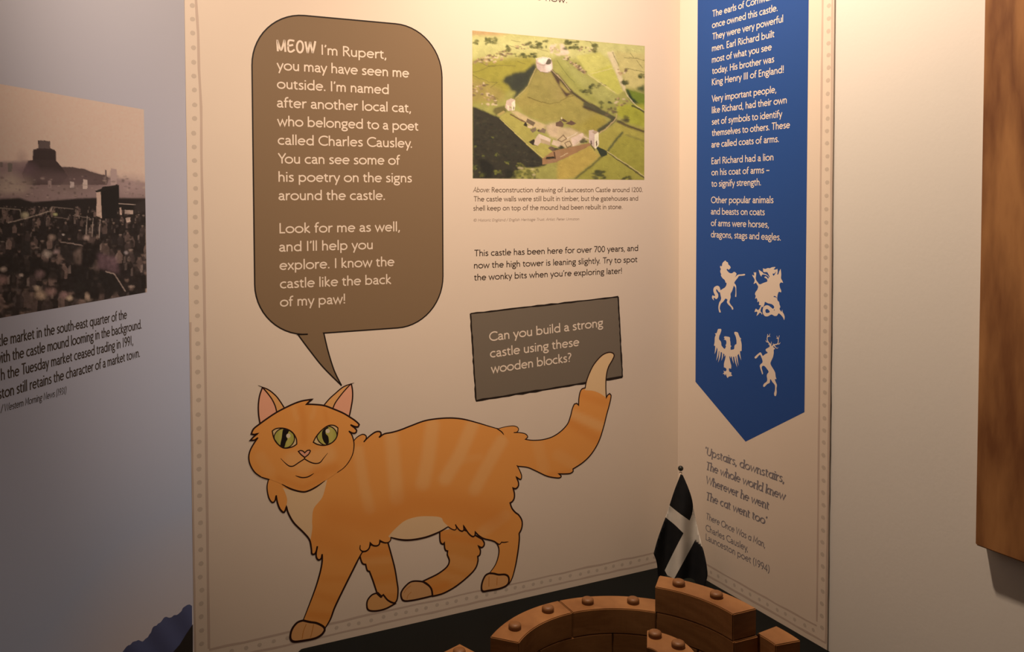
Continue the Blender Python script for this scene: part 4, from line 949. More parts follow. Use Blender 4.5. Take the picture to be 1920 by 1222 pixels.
def emblem(name, polys, z, label, holes=()):
    A = Art(P_R, 2)
    for i, p in enumerate(polys): A.fill(clean(smooth(Z(*z, p), True, step=1.2)), C_BT, dh=i*0.00001)
    for p in holes: A.fill(clean(smooth(Z(*z, p), True, step=1.2)), C_BLUE, dh=0.0001)
    A.build(name, ban, label=label)
emblem('horse_emblem', [
 [(385, 88, 1), (360, 105), (335, 130), (318, 160), (316, 195), (300, 212, 1), (280, 195, 1), (276, 235), (292, 262), (280, 300), (284, 340), (303, 372, 1), (290, 385, 1), (302, 415), (330, 455), (370, 490), (390, 545, 1), (408, 545, 1), (405, 590), (375, 640), (320, 675), (285, 705), (276, 740), (285, 800), (298, 860), (285, 910), (262, 940), (245, 1010), (242, 1070), (258, 1150, 1), (292, 1152, 1), (282, 1110), (268, 1070), (278, 1010), (300, 965), (345, 925), (382, 868, 1), (415, 878), (428, 895), (414, 935), (440, 985), (500, 1045), (520, 1095, 1), (546, 1090, 1), (540, 1050), (500, 1000), (468, 945), (475, 900), (492, 840), (490, 770), (520, 715), (545, 640), (556, 605, 1), (585, 640), (592, 700), (590, 770), (582, 832, 1), (606, 834, 1), (608, 780), (606, 700), (605, 620), (590, 580), (566, 545), (600, 490), (640, 440), (662, 408), (720, 402), (775, 396, 1), (792, 375, 1), (770, 362, 1), (720, 372), (650, 378), (615, 400), (580, 440, 1), (600, 395), (612, 360), (590, 335), (560, 322), (520, 350), (470, 345), (430, 310), (408, 272), (425, 258), (440, 272, 1), (455, 280, 1), (470, 262), (492, 240), (480, 205), (445, 170), (435, 130), (405, 115)],
 [(290, 705, 1), (275, 665), (262, 628), (225, 606), (180, 618), (148, 648), (138, 690), (145, 740), (165, 785), (175, 812), (150, 815), (125, 800), (110, 830), (118, 870), (155, 910, 1), (140, 860), (160, 850), (190, 878), (222, 862), (238, 820), (232, 770), (205, 730), (192, 690), (205, 675), (225, 700), (250, 735), (285, 745, 1)]], (1325, 480, 10.91), 'pale rearing horse silhouette')
emblem('dragon_emblem', [
 [(325, 135, 1), (328, 195), (350, 212), (400, 210), (425, 240), (440, 270), (455, 300), (440, 320), (410, 285), (360, 262), (315, 258), (300, 270), (290, 300, 1), (265, 260), (250, 215), (238, 165, 1), (280, 190), (318, 215), (330, 235), (380, 250), (430, 290), (438, 320), (420, 340), (395, 305), (360, 295), (350, 318), (385, 335), (408, 360), (408, 395), (380, 408), (330, 425), (275, 450), (245, 445), (215, 405), (190, 370), (180, 330), (188, 260), (188, 210, 1), (165, 222, 1), (140, 210, 1), (148, 250), (150, 280), (108, 262, 1), (125, 300), (152, 340), (158, 385), (135, 445, 1), (165, 432), (185, 420), (212, 465), (228, 500), (210, 560), (180, 600), (165, 645), (180, 680), (165, 740, 1), (198, 720, 1), (215, 770), (210, 810, 1), (238, 785, 1), (250, 820), (242, 855, 1), (262, 865, 1), (285, 862), (268, 905), (240, 955), (215, 955), (185, 930, 1), (165, 965), (155, 1000, 1), (195, 990), (215, 1000), (195, 1075, 1), (228, 1050), (250, 1020), (280, 1015), (305, 1055, 1), (305, 1020), (275, 985), (285, 930), (305, 890), (320, 905), (350, 850), (362, 800), (420, 825), (490, 842), (530, 870), (545, 905), (520, 935), (480, 905), (430, 870), (380, 868), (335, 900), (318, 960), (325, 1030), (365, 1080), (420, 1082), (470, 1055), (500, 1048), (550, 1075), (600, 1070), (635, 1025), (690, 1070), (720, 1110), (740, 1160, 1), (752, 1100), (735, 1040), (712, 1000), (702, 950, 1), (690, 995), (665, 965), (650, 935), (665, 895), (650, 850), (640, 800), (612, 770), (605, 720), (618, 640), (640, 600), (682, 612, 1), (682, 570), (660, 520), (650, 450), (680, 415), (722, 425, 1), (705, 380), (680, 330), (684, 250), (672, 145, 1), (648, 190), (625, 255), (605, 262), (615, 200), (608, 145, 1), (580, 160), (535, 155), (560, 130), (570, 110), (500, 115), (460, 135), (420, 130), (370, 148)]],
 (1400, 490, 10.535), 'pale dragon silhouette with a curled tail', holes=[[(372, 960), (380, 945), (410, 938), (440, 962), (458, 990), (440, 1012), (390, 1018), (372, 990)], [(518, 235), (545, 240), (582, 200), (560, 250), (530, 285), (518, 265)], [(530, 690), (560, 682), (590, 705), (600, 730), (570, 705), (540, 704)], [(545, 945), (556, 958), (545, 970), (536, 958)]])
feath = []
for x0, y0, x1, y1, w_ in ((150, 430, 120, 645, 18), (200, 540, 158, 795, 17), (245, 560, 200, 835, 17), (300, 600, 272, 795, 14), (345, 620, 335, 705, 12), (480, 660, 488, 740, 12), (520, 660, 552, 860, 13), (570, 650, 628, 945, 16), (615, 600, 658, 910, 16), (670, 540, 718, 785, 17), (700, 450, 722, 575, 14)):
    mx, my = (x0+x1)/2+(12 if x1 > x0 else -12)*-0.8, (y0+y1)/2
    feath.append([(x0-w_, y0, 1), (mx-w_*0.8, my), (x1, y1, 1), (mx+w_*0.8, my), (x0+w_, y0, 1)])
emblem('eagle_emblem', [
 [(200, 78, 1), (265, 78), (272, 105), (250, 180), (225, 240), (220, 310), (250, 345), (268, 390), (272, 440), (300, 485), (345, 525), (378, 470, 1), (365, 450), (385, 400), (375, 335), (325, 315, 1), (350, 295), (328, 268), (345, 245), (400, 250), (460, 268), (465, 330), (475, 380), (478, 445), (500, 465), (478, 490), (480, 548, 1), (555, 530), (565, 460), (590, 425), (610, 420), (612, 340), (595, 250), (562, 175), (575, 142), (640, 158), (660, 205), (690, 270), (718, 295, 1), (705, 315), (720, 380), (728, 450), (726, 575, 1), (690, 580), (660, 640), (600, 690), (520, 705), (455, 690), (460, 760), (480, 850), (495, 910), (488, 975, 1), (450, 960), (440, 990), (455, 1040), (500, 1058), (490, 1090), (518, 1130, 1), (480, 1140), (445, 1145), (410, 1180, 1), (385, 1130), (375, 1085), (350, 1125, 1), (335, 1090), (300, 1090, 1), (335, 1050), (315, 1015, 1), (360, 1030), (388, 1000), (375, 960), (330, 940, 1), (332, 850), (355, 760), (365, 680), (330, 640), (270, 600), (200, 560), (160, 480), (105, 450, 1), (120, 370), (125, 270), (145, 210), (122, 178, 1), (165, 170), (185, 110)]]+feath, (1330, 610, 11.985), 'pale eagle silhouette with raised wings')
def sk(pts, w_):
    """a tapering twig as an outline"""
    L_, R2 = [], []
    for i, p in enumerate(pts):
        a, b = pts[max(0, i-1)], pts[min(len(pts)-1, i+1)]
        dx, dy = b[0]-a[0], b[1]-a[1]; l = math.hypot(dx, dy) or 1
        ww = w_*(1-0.75*i/(len(pts)-1)) if len(pts) > 1 else w_
        L_.append((p[0]-dy/l*ww, p[1]+dx/l*ww)); R2.append((p[0]+dy/l*ww, p[1]-dx/l*ww))
    return L_+R2[::-1]
emblem('stag_emblem', [
 [(410, 270, 1), (375, 288), (340, 310), (300, 335), (305, 370), (325, 382), (335, 402), (290, 425), (245, 455), (225, 415), (205, 392), (180, 402), (130, 445), (95, 482), (110, 505), (135, 495), (160, 465), (195, 435), (215, 470), (238, 530), (240, 575), (210, 605), (192, 635), (205, 700), (225, 760), (235, 795, 1), (252, 778, 1), (240, 730), (225, 670), (240, 640), (275, 640), (320, 690), (352, 745), (330, 780), (318, 820), (328, 880), (315, 925), (270, 960), (252, 1000), (265, 1022), (290, 1005), (330, 965), (370, 945), (378, 885), (390, 880), (420, 930), (455, 970), (470, 1010), (465, 1090), (452, 1140), (462, 1185), (485, 1180), (498, 1120), (495, 1050), (502, 985), (480, 930), (465, 880), (495, 880, 1), (480, 830), (470, 760), (440, 700), (400, 635), (385, 590), (400, 545), (430, 480), (445, 400), (445, 345), (470, 325), (440, 300)],
 sk([(385, 290), (375, 240), (345, 205), (325, 150), (332, 95), (335, 60)], 13), sk([(330, 110), (365, 85), (375, 50)], 8), sk([(340, 95), (385, 105)], 7), sk([(345, 205), (310, 195), (302, 170)], 9), sk([(378, 250), (345, 245)], 8), sk([(390, 280), (400, 230), (402, 195)], 8),
 sk([(420, 285), (450, 255), (500, 245), (525, 215), (530, 150), (548, 85)], 13), sk([(530, 150), (510, 120), (500, 90)], 8), sk([(528, 140), (490, 135)], 7), sk([(515, 240), (550, 235), (562, 210)], 9), sk([(440, 270), (435, 225)], 7), sk([(450, 262), (480, 300), (510, 320), (525, 300)], 9)], (1405, 620, 9.7), 'pale rearing stag silhouette with antlers')
A = Art(P_R, 1)
C_V = pig((72, 56, 52), (132, 102, 84))
cap_q = 15.5*P_R.mpp(1330, 860)
for s, p0, p1 in (("`Upstairs, downstairs,", (1321.6, 852.0), (1466.4, 904.2)), ("The whole world knew", (1323.0, 879.4), (1472.4, 938.6)), ("Wherever he went", (1323.0, 906.2), (1441.8, 956.0)), ("The cat went too'", (1323.0, 936.2), (1435.2, 983.6))):
    text(A, s, p0, p1, cap_q, C_V, weight=1.55, italic=0.16, serif=True)
A.build('verse_lettering', rp)
A = Art(P_R, 1); cap_2 = 12.5*P_R.mpp(1330, 1000)
text(A, "There Once Was a Man,", (1323.2, 972.4), (1434.2, 1027.0), cap_2, C_V, italic=0.14, weight=1.2)
text(A, "Charles Causley,", (1323.2, 994.6), (1402.3, 1034.4), cap_2, C_V, weight=1.2)
text(A, "Launceston poet (1994)", (1323.4, 1012.0), (1442.8, 1074.0), cap_2, C_V, weight=1.2)
A.build('verse_credit', rp)

# ------------------------------------------------------------------ left panel
lp = empty('photograph_board', ML+Vector((0, 0, 0.3)), 'pale blue printed board with an old photograph of a crowded market', 'display board')
def sky_nodes(nt, b):
    g = N(nt, 'ShaderNodeNewGeometry'); sp = N(nt, 'ShaderNodeSeparateXYZ'); nt.links.new(g.outputs['Position'], sp.inputs[0])
    no = N(nt, 'ShaderNodeTexNoise'); no.inputs['Scale'].default_value = 1.9; no.inputs['Detail'].default_value = 2
    nt.links.new(g.outputs['Position'], no.inputs['Vector'])
    ma = N(nt, 'ShaderNodeMath', operation='MULTIPLY_ADD'); ma.inputs[1].default_value = 0.35; nt.links.new(no.outputs['Fac'], ma.inputs[0])
    nt.links.new(sp.outputs['Z'], ma.inputs[2])
    mr = N(nt, 'ShaderNodeMapRange'); mr.inputs[1].default_value = 0.8+0.17; mr.inputs[2].default_value = 1.9+0.17; nt.links.new(ma.outputs[0], mr.inputs[0])
    cr = N(nt, 'ShaderNodeValToRGB'); nt.links.new(mr.outputs[0], cr.inputs[0])
    els = cr.color_ramp.elements
    for i, (t, c) in enumerate(((0.08, (0.525, 0.499, 0.517)), (0.26, (0.385, 0.490, 0.715)), (0.5, (0.445, 0.525, 0.725)), (0.72, (0.503, 0.547, 0.698)), (0.95, (0.547, 0.585, 0.682)))):
        e = els[i] if i < 2 else els.new(t); e.position = t; e.color = (*c, 1)
    nt.links.new(cr.outputs[0], b.inputs['Base Color'])
M_SKY = mat('printed_sky', rough=0.5, spec=0.3, build=sky_nodes)
slab('board', ML-DL*1.3, ML-DL*0.0004, 0, -THK, NL, 0.3, 2.3, M_SKY, lp)
A = Art(P_L, 1)
HZ = lambda p: Z(0, 800, 2.896, p)
hill = HZ([(420, 1420), (560, 1330), (640, 1260), (665, 1222), (690, 1190), (708, 1182), (720, 1168), (740, 1162), (752, 1157), (768, 1164), (775, 1165), (790, 1150), (802, 1142), (812, 1125), (820, 1115), (826, 1096), (835, 1083), (850, 1078), (858, 1068), (870, 1062), (880, 1050), (890, 1036), (903, 1031), (918, 1036), (930, 1034), (945, 1022), (960, 1021), (972, 1012), (985, 1000), (992, 984), (1005, 974), (1018, 966), (1030, 964), (1042, 972, 1), (1046, 1420, 1)])
def hillc(x, y):
    t = 0.5+0.5*math.sin(x*0.09-y*0.06); return (0.065+0.025*t, 0.095+0.04*t, 0.26+0.10*t)
A.fill(clean(smooth(hill, True)), hillc, grid=6)
A.build('blue_hill_print', lp, label='dark blue printed treetops')
A = Art(P_L, 2)
A.fill(HZ([(880, 1420), (905, 1260), (940, 1222), (975, 1182), (1010, 1125), (1047, 1070), (1047, 1420)]), (0.012, 0.011, 0.012))
A.build('black_hill_print', lp, label='black printed slope')
A = Art(P_L, 1)
cap_l = 20.0*P_L.mpp(120, 640)
C_LT = (0.05, 0.042, 0.04)
text(A, "market in the south-east quarter of the", (20.0, 644.8), (237.8, 597.4), cap_l, C_LT, weight=1.2, prefix="cattle ")
text(A, "castle mound looming in the background.", (49.5, 669.2), (265.2, 615.8), cap_l, C_LT, weight=1.2, prefix="with the ")
text(A, "Tuesday market ceased trading in 1991,", (40.0, 703.0), (249.5, 646.0), cap_l, C_LT, weight=1.2, prefix="h the ")
text(A, "still retains the character of a market town.", (31.0, 738.8), (262.0, 669.0), cap_l, C_LT, weight=1.2, prefix="eston ")
text(A, "Western Morning News (1931)", (7.2, 772.0), (123.8, 737.6), cap_l*0.66, C_LT, italic=0.16, prefix="/ ")
A.build('photograph_caption', lp)
# ------------------------------------------------------------------ old photograph of the market
LPAP = (205, 170, 146)
ph = Paint(-130, 120, 282, 640, (206, 170, 146))
K1 = lambda p: Z(0, 150, 4.89, p); K2 = lambda p: Z(0, 350, 4.528, p)
ph.poly(K1([(-700, 700), (0, 750), (260, 740), (560, 800), (780, 820), (960, 880), (1340, 940), (1340, 1300), (-700, 1300)]), (140, 112, 104), 2)
ph.poly(K1([(560, 800), (640, 795), (780, 818), (860, 850), (960, 872), (1000, 900), (980, 960), (560, 960)]), (86, 66, 61), 0)
ph.poly(K1([(350, 556), (375, 552), (455, 560), (462, 628), (500, 640), (514, 660), (514, 740), (560, 790), (620, 880), (560, 960), (240, 960), (200, 860), (255, 740), (300, 730), (305, 636), (352, 626)]), (60, 45, 43), 0)
ph.poly(K1([(356, 556), (456, 566), (460, 628), (356, 626)]), (92, 74, 68)); ph.poly(K1([(310, 640), (505, 650), (510, 735), (310, 730)]), (54, 41, 39), 0)
for x, y, rx, ry, c in ((200, 720, 40, 60, (176, 142, 126)), (120, 930, 130, 60, (176, 150, 128)), (200, 960, 70, 70, (160, 132, 114)), (240, 830, 80, 60, (110, 82, 84)), (60, 1000, 120, 40, (182, 154, 132)), (400, 900, 160, 60, (104, 80, 76)), (700, 920, 200, 50, (104, 80, 76)), (1200, 960, 140, 70, (166, 134, 124)), (1040, 900, 30, 60, (150, 124, 116)), (650, 1000, 140, 40, (126, 102, 92))):
    ph.blob(*K1([(x, y)])[0], rx/4.89, ry/4.89, c, 0.75, 0.8)
for x0, y0, x1, y1, c in ((1015, 810, 1070, 960, (172, 140, 128)), (960, 820, 975, 890, (110, 88, 82)), (640, 930, 680, 990, (188, 160, 146)), (760, 910, 800, 1000, (196, 166, 148)), (440, 920, 470, 990, (150, 122, 112)), (70, 760, 110, 840, (110, 96, 84)), (0, 750, 25, 800, (110, 92, 84))):
    ph.poly(K1([(x0, y0), (x1, y0+6), (x1, y1), (x0, y1)]), c, 0)
for _ in range(180):
    x, y = random.uniform(-600, 1330), random.uniform(880, 1090); ph.blob(*K1([(x, y)])[0], random.uniform(1, 4), random.uniform(0.8, 2.5), random.choice([(120, 96, 88), (92, 72, 66), (150, 124, 112), (70, 56, 52), (176, 146, 128)]), 0.5)
ph.poly(K1([(-700, 1080), (0, 1090), (180, 1080), (300, 1120), (620, 1090), (880, 1080), (1340, 1080), (1340, 2500), (-700, 2500)]), (34, 28, 27), 1)
# hundreds of people seen from above, printed as tone
def person(x, y, h):
    coat = random.choice([(28, 23, 22), (38, 30, 28), (50, 40, 38), (64, 50, 46), (22, 19, 19), (92, 72, 64), (120, 94, 82)])
    w_ = h*0.24
    ph.poly([(x-w_, y), (x-w_*1.1, y-h*0.55), (x-w_*0.5, y-h*0.78), (x+w_*0.5, y-h*0.78), (x+w_*1.1, y-h*0.55), (x+w_*0.9, y)], coat, 0, 0.85)
    if random.random() < 0.55:
        ph.poly([(x-w_*1.1, y-h*0.2), (x-w_*1.05, y-h*0.6), (x-w_*0.5, y-h*0.72), (x-w_*0.5, y-h*0.2)], random.choice([(110, 90, 80), (84, 68, 62), (140, 116, 102)]), 0, 0.6)
    ph.blob(x, y-h*0.86, h*0.10, h*0.11, random.choice([(126, 98, 84), (96, 76, 66), (70, 56, 50)]), 0.8)
    ph.blob(x, y-h*0.95, h*0.13, h*0.06, random.choice([(30, 25, 24), (46, 38, 36), (34, 29, 27), (80, 66, 60), (140, 116, 100)]), 0.9)
rows = []
for _ in range(400):
    x = random.uniform(-120, 278); t = random.random()
    y = 392+t*t*225-0.0*x
    rows.append((y, x, 11+t*t*40))
rows.sort()
for y, x, h in rows: person(x, y+h*0.5, h)
# long dark pen backs, rails and the shed
ph.poly(K2([(-400, 590), (120, 590), (330, 620), (520, 660), (500, 800), (300, 760), (-400, 720)]), (26, 23, 22), 2, 0.9)
ph.poly(K2([(520, 480), (700, 500), (680, 660), (560, 640), (500, 560)]), (40, 33, 31), 1, 0.9); ph.line(K2([(515, 470), (600, 480), (705, 500)]), 2.0, (150, 124, 110), 0.9); ph.poly(K2([(620, 560), (700, 500), (690, 660), (640, 650)]), (120, 96, 84), 2, 0.7)
ph.poly(K2([(700, 480), (830, 480), (800, 680), (690, 670)]), (22, 19, 19), 2, 0.9); ph.poly(K2([(830, 560), (1000, 600), (1010, 740), (830, 690)]), (104, 76, 78), 3, 0.8)
ph.poly(K2([(640, 690), (760, 690), (960, 740), (1040, 860), (960, 920), (700, 900), (620, 800)]), (28, 25, 24), 2, 0.85); ph.line(K2([(900, 720), (970, 740), (1020, 820), (1060, 885)]), 2.2, (156, 130, 114), 0.9)
ph.line(K2([(70, 305), (250, 260), (430, 205), (440, 175)]), 2.0, (166, 140, 120), 0.9); ph.line(K2([(-300, 160), (0, 180), (170, 195), (180, 260)]), 1.4, (150, 128, 108), 0.8); ph.line(K2([(440, 170), (620, 190)]), 1.2, (140, 118, 102), 0.8); ph.line(K2([(460, 260), (580, 270)]), 1.4, (136, 112, 98), 0.8); ph.line(K2([(620, 245), (760, 262)]), 1.0, (150, 126, 110), 0.8)
ph.poly(K2([(820, 40), (880, 0), (1010, -15), (1010, 130), (985, 270), (860, 270), (850, 40)]), (24, 22, 22)); ph.poly(K2([(818, 45), (856, 32), (862, 268), (820, 250)]), (196, 160, 138)); ph.poly(K2([(805, 36), (870, 10), (1000, -22), (980, 10), (860, 40), (820, 48)]), (30, 27, 26))
ph.poly(K2([(1010, 145), (1145, 150), (1145, 200), (1010, 195)]), (26, 24, 23)); ph.line(K2([(1010, 142), (1148, 152)]), 1.2, (190, 160, 140)); ph.poly(K2([(1015, 180), (1030, 176), (1035, 240), (1018, 240)]), (186, 152, 132)); ph.poly(K2([(1060, 195), (1130, 200), (1130, 230), (1060, 230)]), (176, 146, 128)); ph.poly(K2([(1065, 265), (1105, 260), (1110, 295), (1075, 305)]), (190, 158, 138)); ph.poly(K2([(1140, 150), (1240, 100), (1240, 220), (1150, 220)]), (46, 38, 36), 2)
for x, y in ((740, 300), (790, 320), (850, 330)): ph.line(K2([(x, y-50), (x-8, y+100)]), 1.8, (170, 144, 126), 0.8)
for x, y, r, c in ((320, 865, 24, (196, 164, 134)), (345, 920, 40, (188, 154, 124)), (430, 890, 40, (150, 112, 100)), (540, 920, 32, (150, 112, 104)), (590, 945, 24, (206, 172, 140)), (740, 935, 40, (170, 140, 116)), (30, 700, 24, (190, 162, 140)), (20, 790, 40, (150, 112, 100)), (340, 740, 36, (128, 98, 92)), (400, 570, 34, (172, 148, 130)), (480, 550, 24, (150, 120, 112)), (1070, 560, 16, (150, 130, 122)), (730, 430, 24, (170, 138, 122)), (440, 430, 28, (150, 122, 104)), (210, 240, 28, (190, 168, 130)), (470, 235, 16, (190, 176, 120)), (180, 750, 16, (196, 168, 146)), (535, 405, 10, (196, 172, 154))):
    ph.blob(*K2([(x, y)])[0], r/4.528, r*0.8/4.528, c, 0.85, 0.6)
ph.poly(K2([(620, 830), (670, 790), (720, 840), (720, 960), (640, 950)]), (34, 30, 28), 1); ph.poly(K2([(750, 890), (800, 830), (850, 870), (840, 960), (770, 950)]), (30, 26, 25), 1); ph.poly(K2([(170, 520), (210, 450), (260, 480), (270, 590), (180, 580)]), (38, 33, 31), 1)
low = ph.blur((ph.gy > (392-120)).astype(float), 6)[..., None]
keep = ph.a.copy(); ph.grain(0.13, 2); ph.grain(0.07, 0); ph.a = keep*(1-low)+ph.a*low; ph.grain(0.015, 1)
ph.sheet(P_L, 1, 'market_photograph', lp, [(-120, 135.7), (270, 205.6), (275, 547.3), (-120, 618)], (205, 168, 144), cell=1.25, alb=(0.92, 0.84, 0.86), label='brownish black and white photograph of a cattle market crowd')
# ------------------------------------------------------------------ table
TAB = empty('display_table', CORNER+Vector((0, 0, 0)), 'black topped corner table standing under the printed panels', 'table')
M_TAB = mat('black_laminate', (0.003, 0.004, 0.004), rough=0.5, spec=0.08)
M_LEG = mat('black_metal', (0.02, 0.02, 0.02), rough=0.4)
GAP = 0.0006
TW, TD = 0.6435, 0.64
def tpt(a, b, z): return CORNER + NM*0 + DM*(-a) + DR*(-b) + Vector((0, 0, z))
def prism(name, pts, z0, z1, m, parent=None, bevel=0.0, smooth_=False, seg=2):
    o0 = origin_of(parent)
    bm = bmesh.new()
    lo = [bm.verts.new((p[0]-o0.x, p[1]-o0.y, z0-o0.z)) for p in pts]; hi = [bm.verts.new((p[0]-o0.x, p[1]-o0.y, z1-o0.z)) for p in pts]
    n = len(pts)
    f1 = bm.faces.new(hi); f0 = bm.faces.new(lo[::-1])
    for i in range(n): bm.faces.new((lo[i], lo[(i+1) % n], hi[(i+1) % n], hi[i]))
    bmesh.ops.recalc_face_normals(bm, faces=bm.faces)
    if bevel:
        ed = [e for e in bm.edges if (f1 in e.link_faces or f0 in e.link_faces) or e.calc_face_angle(0) > 0.6]
        bmesh.ops.bevel(bm, geom=ed, offset=bevel, segments=seg, affect='EDGES', clamp_overlap=True)
    return bm_obj(name, bm, m, parent)
rnd = []
for cx, cy, a0 in ((GAP+0.001, GAP+0.001, 0), ):
    pass
def rounded(a0, a1, b0, b1, r):
    out = []
    for ca, cb, s in ((a1-r, b0+r, -90), (a1-r, b1-r, 0), (a0+r, b1-r, 90)):
        for i in range(7):
            t = math.radians(s+90*i/6); out.append((ca+r*math.cos(t), cb+r*math.sin(t)))
    out.append((a0, b0))
    return out
prism('tabletop', [tpt(a, b, 0) for a, b in rounded(GAP, TW, GAP, TD, 0.008)], TZ-0.032, TZ, M_TAB, TAB, bevel=0.002)
for a, b in ((0.05, 0.05), (TW-0.05, 0.05), (0.05, TD-0.05), (TW-0.05, TD-0.05)):
    prism('leg', [tpt(a+i*0.022, b+j*0.022, 0) for i, j in ((-1, -1), (1, -1), (1, 1), (-1, 1))], 0, TZ-0.032, M_LEG, TAB, bevel=0.002)

# ------------------------------------------------------------------ wooden castle blocks
M_BLOCK = mat('oiled_beech', rough=0.5, spec=0.35, build=wood((0.245, 0.116, 0.041), (0.165, 0.071, 0.023), 7.0, (1, 1, 5), ring=5))
M_PEG = mat('shaded_beech_dowel', rough=0.5, spec=0.35, build=wood((0.200, 0.092, 0.033), (0.145, 0.063, 0.022), 9.0, (4, 4, 1), ring=4))  # same wood as the blocks, the pegs' shade put into a darker colour
HB = 0.1/3
RC0 = Vector((0.2073, 0.9590, 0))
RI0, RO0 = 0.1414, 0.1786
PEG_MESH = None
def peg_obj(parent, loc):
    global PEG_MESH
    if PEG_MESH is None:
        bm = bmesh.new(); prof = [(0.0080, 0), (0.0080, 0.0044), (0.0074, 0.0060), (0.0056, 0.0071), (0.0030, 0.0077), (0.0, 0.0078)]
        rings = []
        for r, z in prof[:-1]: rings.append([bm.verts.new((r*math.cos(6.2832*i/24), r*math.sin(6.2832*i/24), z)) for i in range(24)])
        top = bm.verts.new((0, 0, prof[-1][1]))
        for a, b in zip(rings[:-1], rings[1:]):
            for i in range(24): bm.faces.new((a[i], a[(i+1) % 24], b[(i+1) % 24], b[i]))
        for i in range(24): bm.faces.new((rings[-1][i], rings[-1][(i+1) % 24], top))
        bm.faces.new(rings[0][::-1])
        PEG_MESH = bpy.data.meshes.new('peg'); bm.to_mesh(PEG_MESH); bm.free(); PEG_MESH.materials.append(M_PEG)
        PEG_MESH.polygons.foreach_set('use_smooth', [True]*len(PEG_MESH.polygons))
    o = bpy.data.objects.new('peg', PEG_MESH); COL.objects.link(o); o.parent = parent; o.location = Vector(loc)-origin_of(parent)
    return o
def arc_block(label, a0, a1, z0, z1, c=RC0, ri=RI0, ro=RO0, pegs=(), group='curved castle wall blocks', pr=None):
    g = 0.0004
    n = max(6, int(abs(a1-a0)/3))
    da_o, da_i = math.degrees(g/ro), math.degrees(g/max(ri, 0.01))
    pts = [(c.x+ro*math.cos(math.radians(a0+da_o+(a1-a0-2*da_o)*i/n)), c.y+ro*math.sin(math.radians(a0+da_o+(a1-a0-2*da_o)*i/n))) for i in range(n+1)]
    pts += [(c.x+ri*math.cos(math.radians(a1-da_i-(a1-a0-2*da_i)*i/n)), c.y+ri*math.sin(math.radians(a1-da_i-(a1-a0-2*da_i)*i/n))) for i in range(n+1)]
    am = math.radians((a0+a1)/2); rm = (ri+ro)/2
    root = empty('castle_block', (c.x+rm*math.cos(am), c.y+rm*math.sin(am), z0), label, 'wooden block', group)
    prism('body', pts, z0, z1, M_BLOCK, root, bevel=0.0011)
    for a in pegs:
        r = pr or rm
        peg_obj(root, (c.x+r*math.cos(math.radians(a)), c.y+r*math.sin(math.radians(a)), z1))
    return root
Z1, Z2, Z3 = TZ+HB, TZ+2*HB, TZ+3*HB
for z, zz in ((TZ, Z1),):
    arc_block('lower curved block sticking out under the left end of the ring wall', 135, 180, z, zz, pegs=(168,))
    arc_block('lower curved block under the back of the ring wall, left of centre', 90, 135, z, zz)
    arc_block('lower curved block under the back of the ring wall, right of centre', 45, 90, z, zz)
    arc_block('lower curved block under the right side of the ring wall', 0, 45, z, zz)
arc_block('curved block at the left end of the ring wall, showing its cut end face', 112.5, 157, Z1, Z2, pegs=(145.8, 122.5))
arc_block('curved block at the middle back of the ring wall, two pegs on top', 67.5, 112.5, Z1, Z2, pegs=(101, 79.2))
arc_block('curved block directly beneath the highest block beside the flag', 22.5, 67.5, Z1, Z2)
arc_block('highest curved block, stacked on the ring wall in front of the flag', 23.5, 68.2, Z2, Z3, pegs=(58.0, 39.5))
# the piece at the right has been pushed out of the ring
c4 = Vector((0.2498, 0.9634, 0))
arc_block('short block with an even footprint set just outside the right end of the ring wall', 17.5, 30.5, Z1, Z2, c=c4, ri=0.1425)
arc_block('lower curved block beneath the short one set outside the ring on the right', -14, 30.5, TZ, Z1, c=c4, ri=0.1425)
ci = Vector((0.2262, 0.9885, 0))
arc_block('small tight curved block inside the ring, upper of two', -13, 77, Z1, Z2, c=ci, ri=0.014, ro=0.0575, pegs=(64, 20), pr=0.044, group='small curved blocks inside the ring')
arc_block('small tight curved block inside the ring, lower of two', -13, 77, TZ, Z1, c=ci, ri=0.014, ro=0.0575, group='small curved blocks inside the ring')
b0 = on_z(862, 1206, Z1); b0 = Vector((b0.x, b0.y, 0)); e1 = Vector((-0.72, -0.69, 0)); e2 = Vector((0.69, -0.72, 0))
sb = empty('castle_block', b0+(e1*0.075+e2*0.037)*0.5+Vector((0, 0, TZ)), 'straight block lying alone on the table left of the ring', 'wooden block')
prism('body', [b0, b0+e2*0.037, b0+e2*0.037+e1*0.075, b0+e1*0.075], TZ, Z1, M_BLOCK, sb, bevel=0.0012)
for k in (0.25, 0.75): peg_obj(sb, b0+e1*0.075*k+e2*0.0185+Vector((0, 0, Z1)))

# ------------------------------------------------------------------ flag in the corner
FB = CORNER + DM*(-0.062)+DR*(-0.062)
vh = Vector((EYE.x-FB.x, EYE.y-FB.y, 0)).normalized(); fd_ = Vector((-vh.y, vh.x, 0))
if fd_.dot(RT) < 0: fd_ = -fd_
P_F = Plane(FB, fd_, vh)
pu = P_F.uv(1276.2, 900)[0]
pole_at = P_F.at(pu, TZ, -0.006)
fl = empty('table_flag', pole_at, 'small black flag with a white cross hanging from a pole in the corner', 'flag')
M_POLE = mat('flag_pole', (0.40, 0.33, 0.26), rough=0.4); M_FIN = mat('black_finial', (0.015, 0.017, 0.014), rough=0.35)
M_FBLK = mat('flag_black', rough=0.85, spec=0.1, build=mottled((0.009, 0.010, 0.012), (0.014, 0.014, 0.015), 60))
M_FWHT = mat('flag_white', rough=0.85, spec=0.1, build=mottled((0.50, 0.48, 0.44), (0.55, 0.53, 0.48), 60))
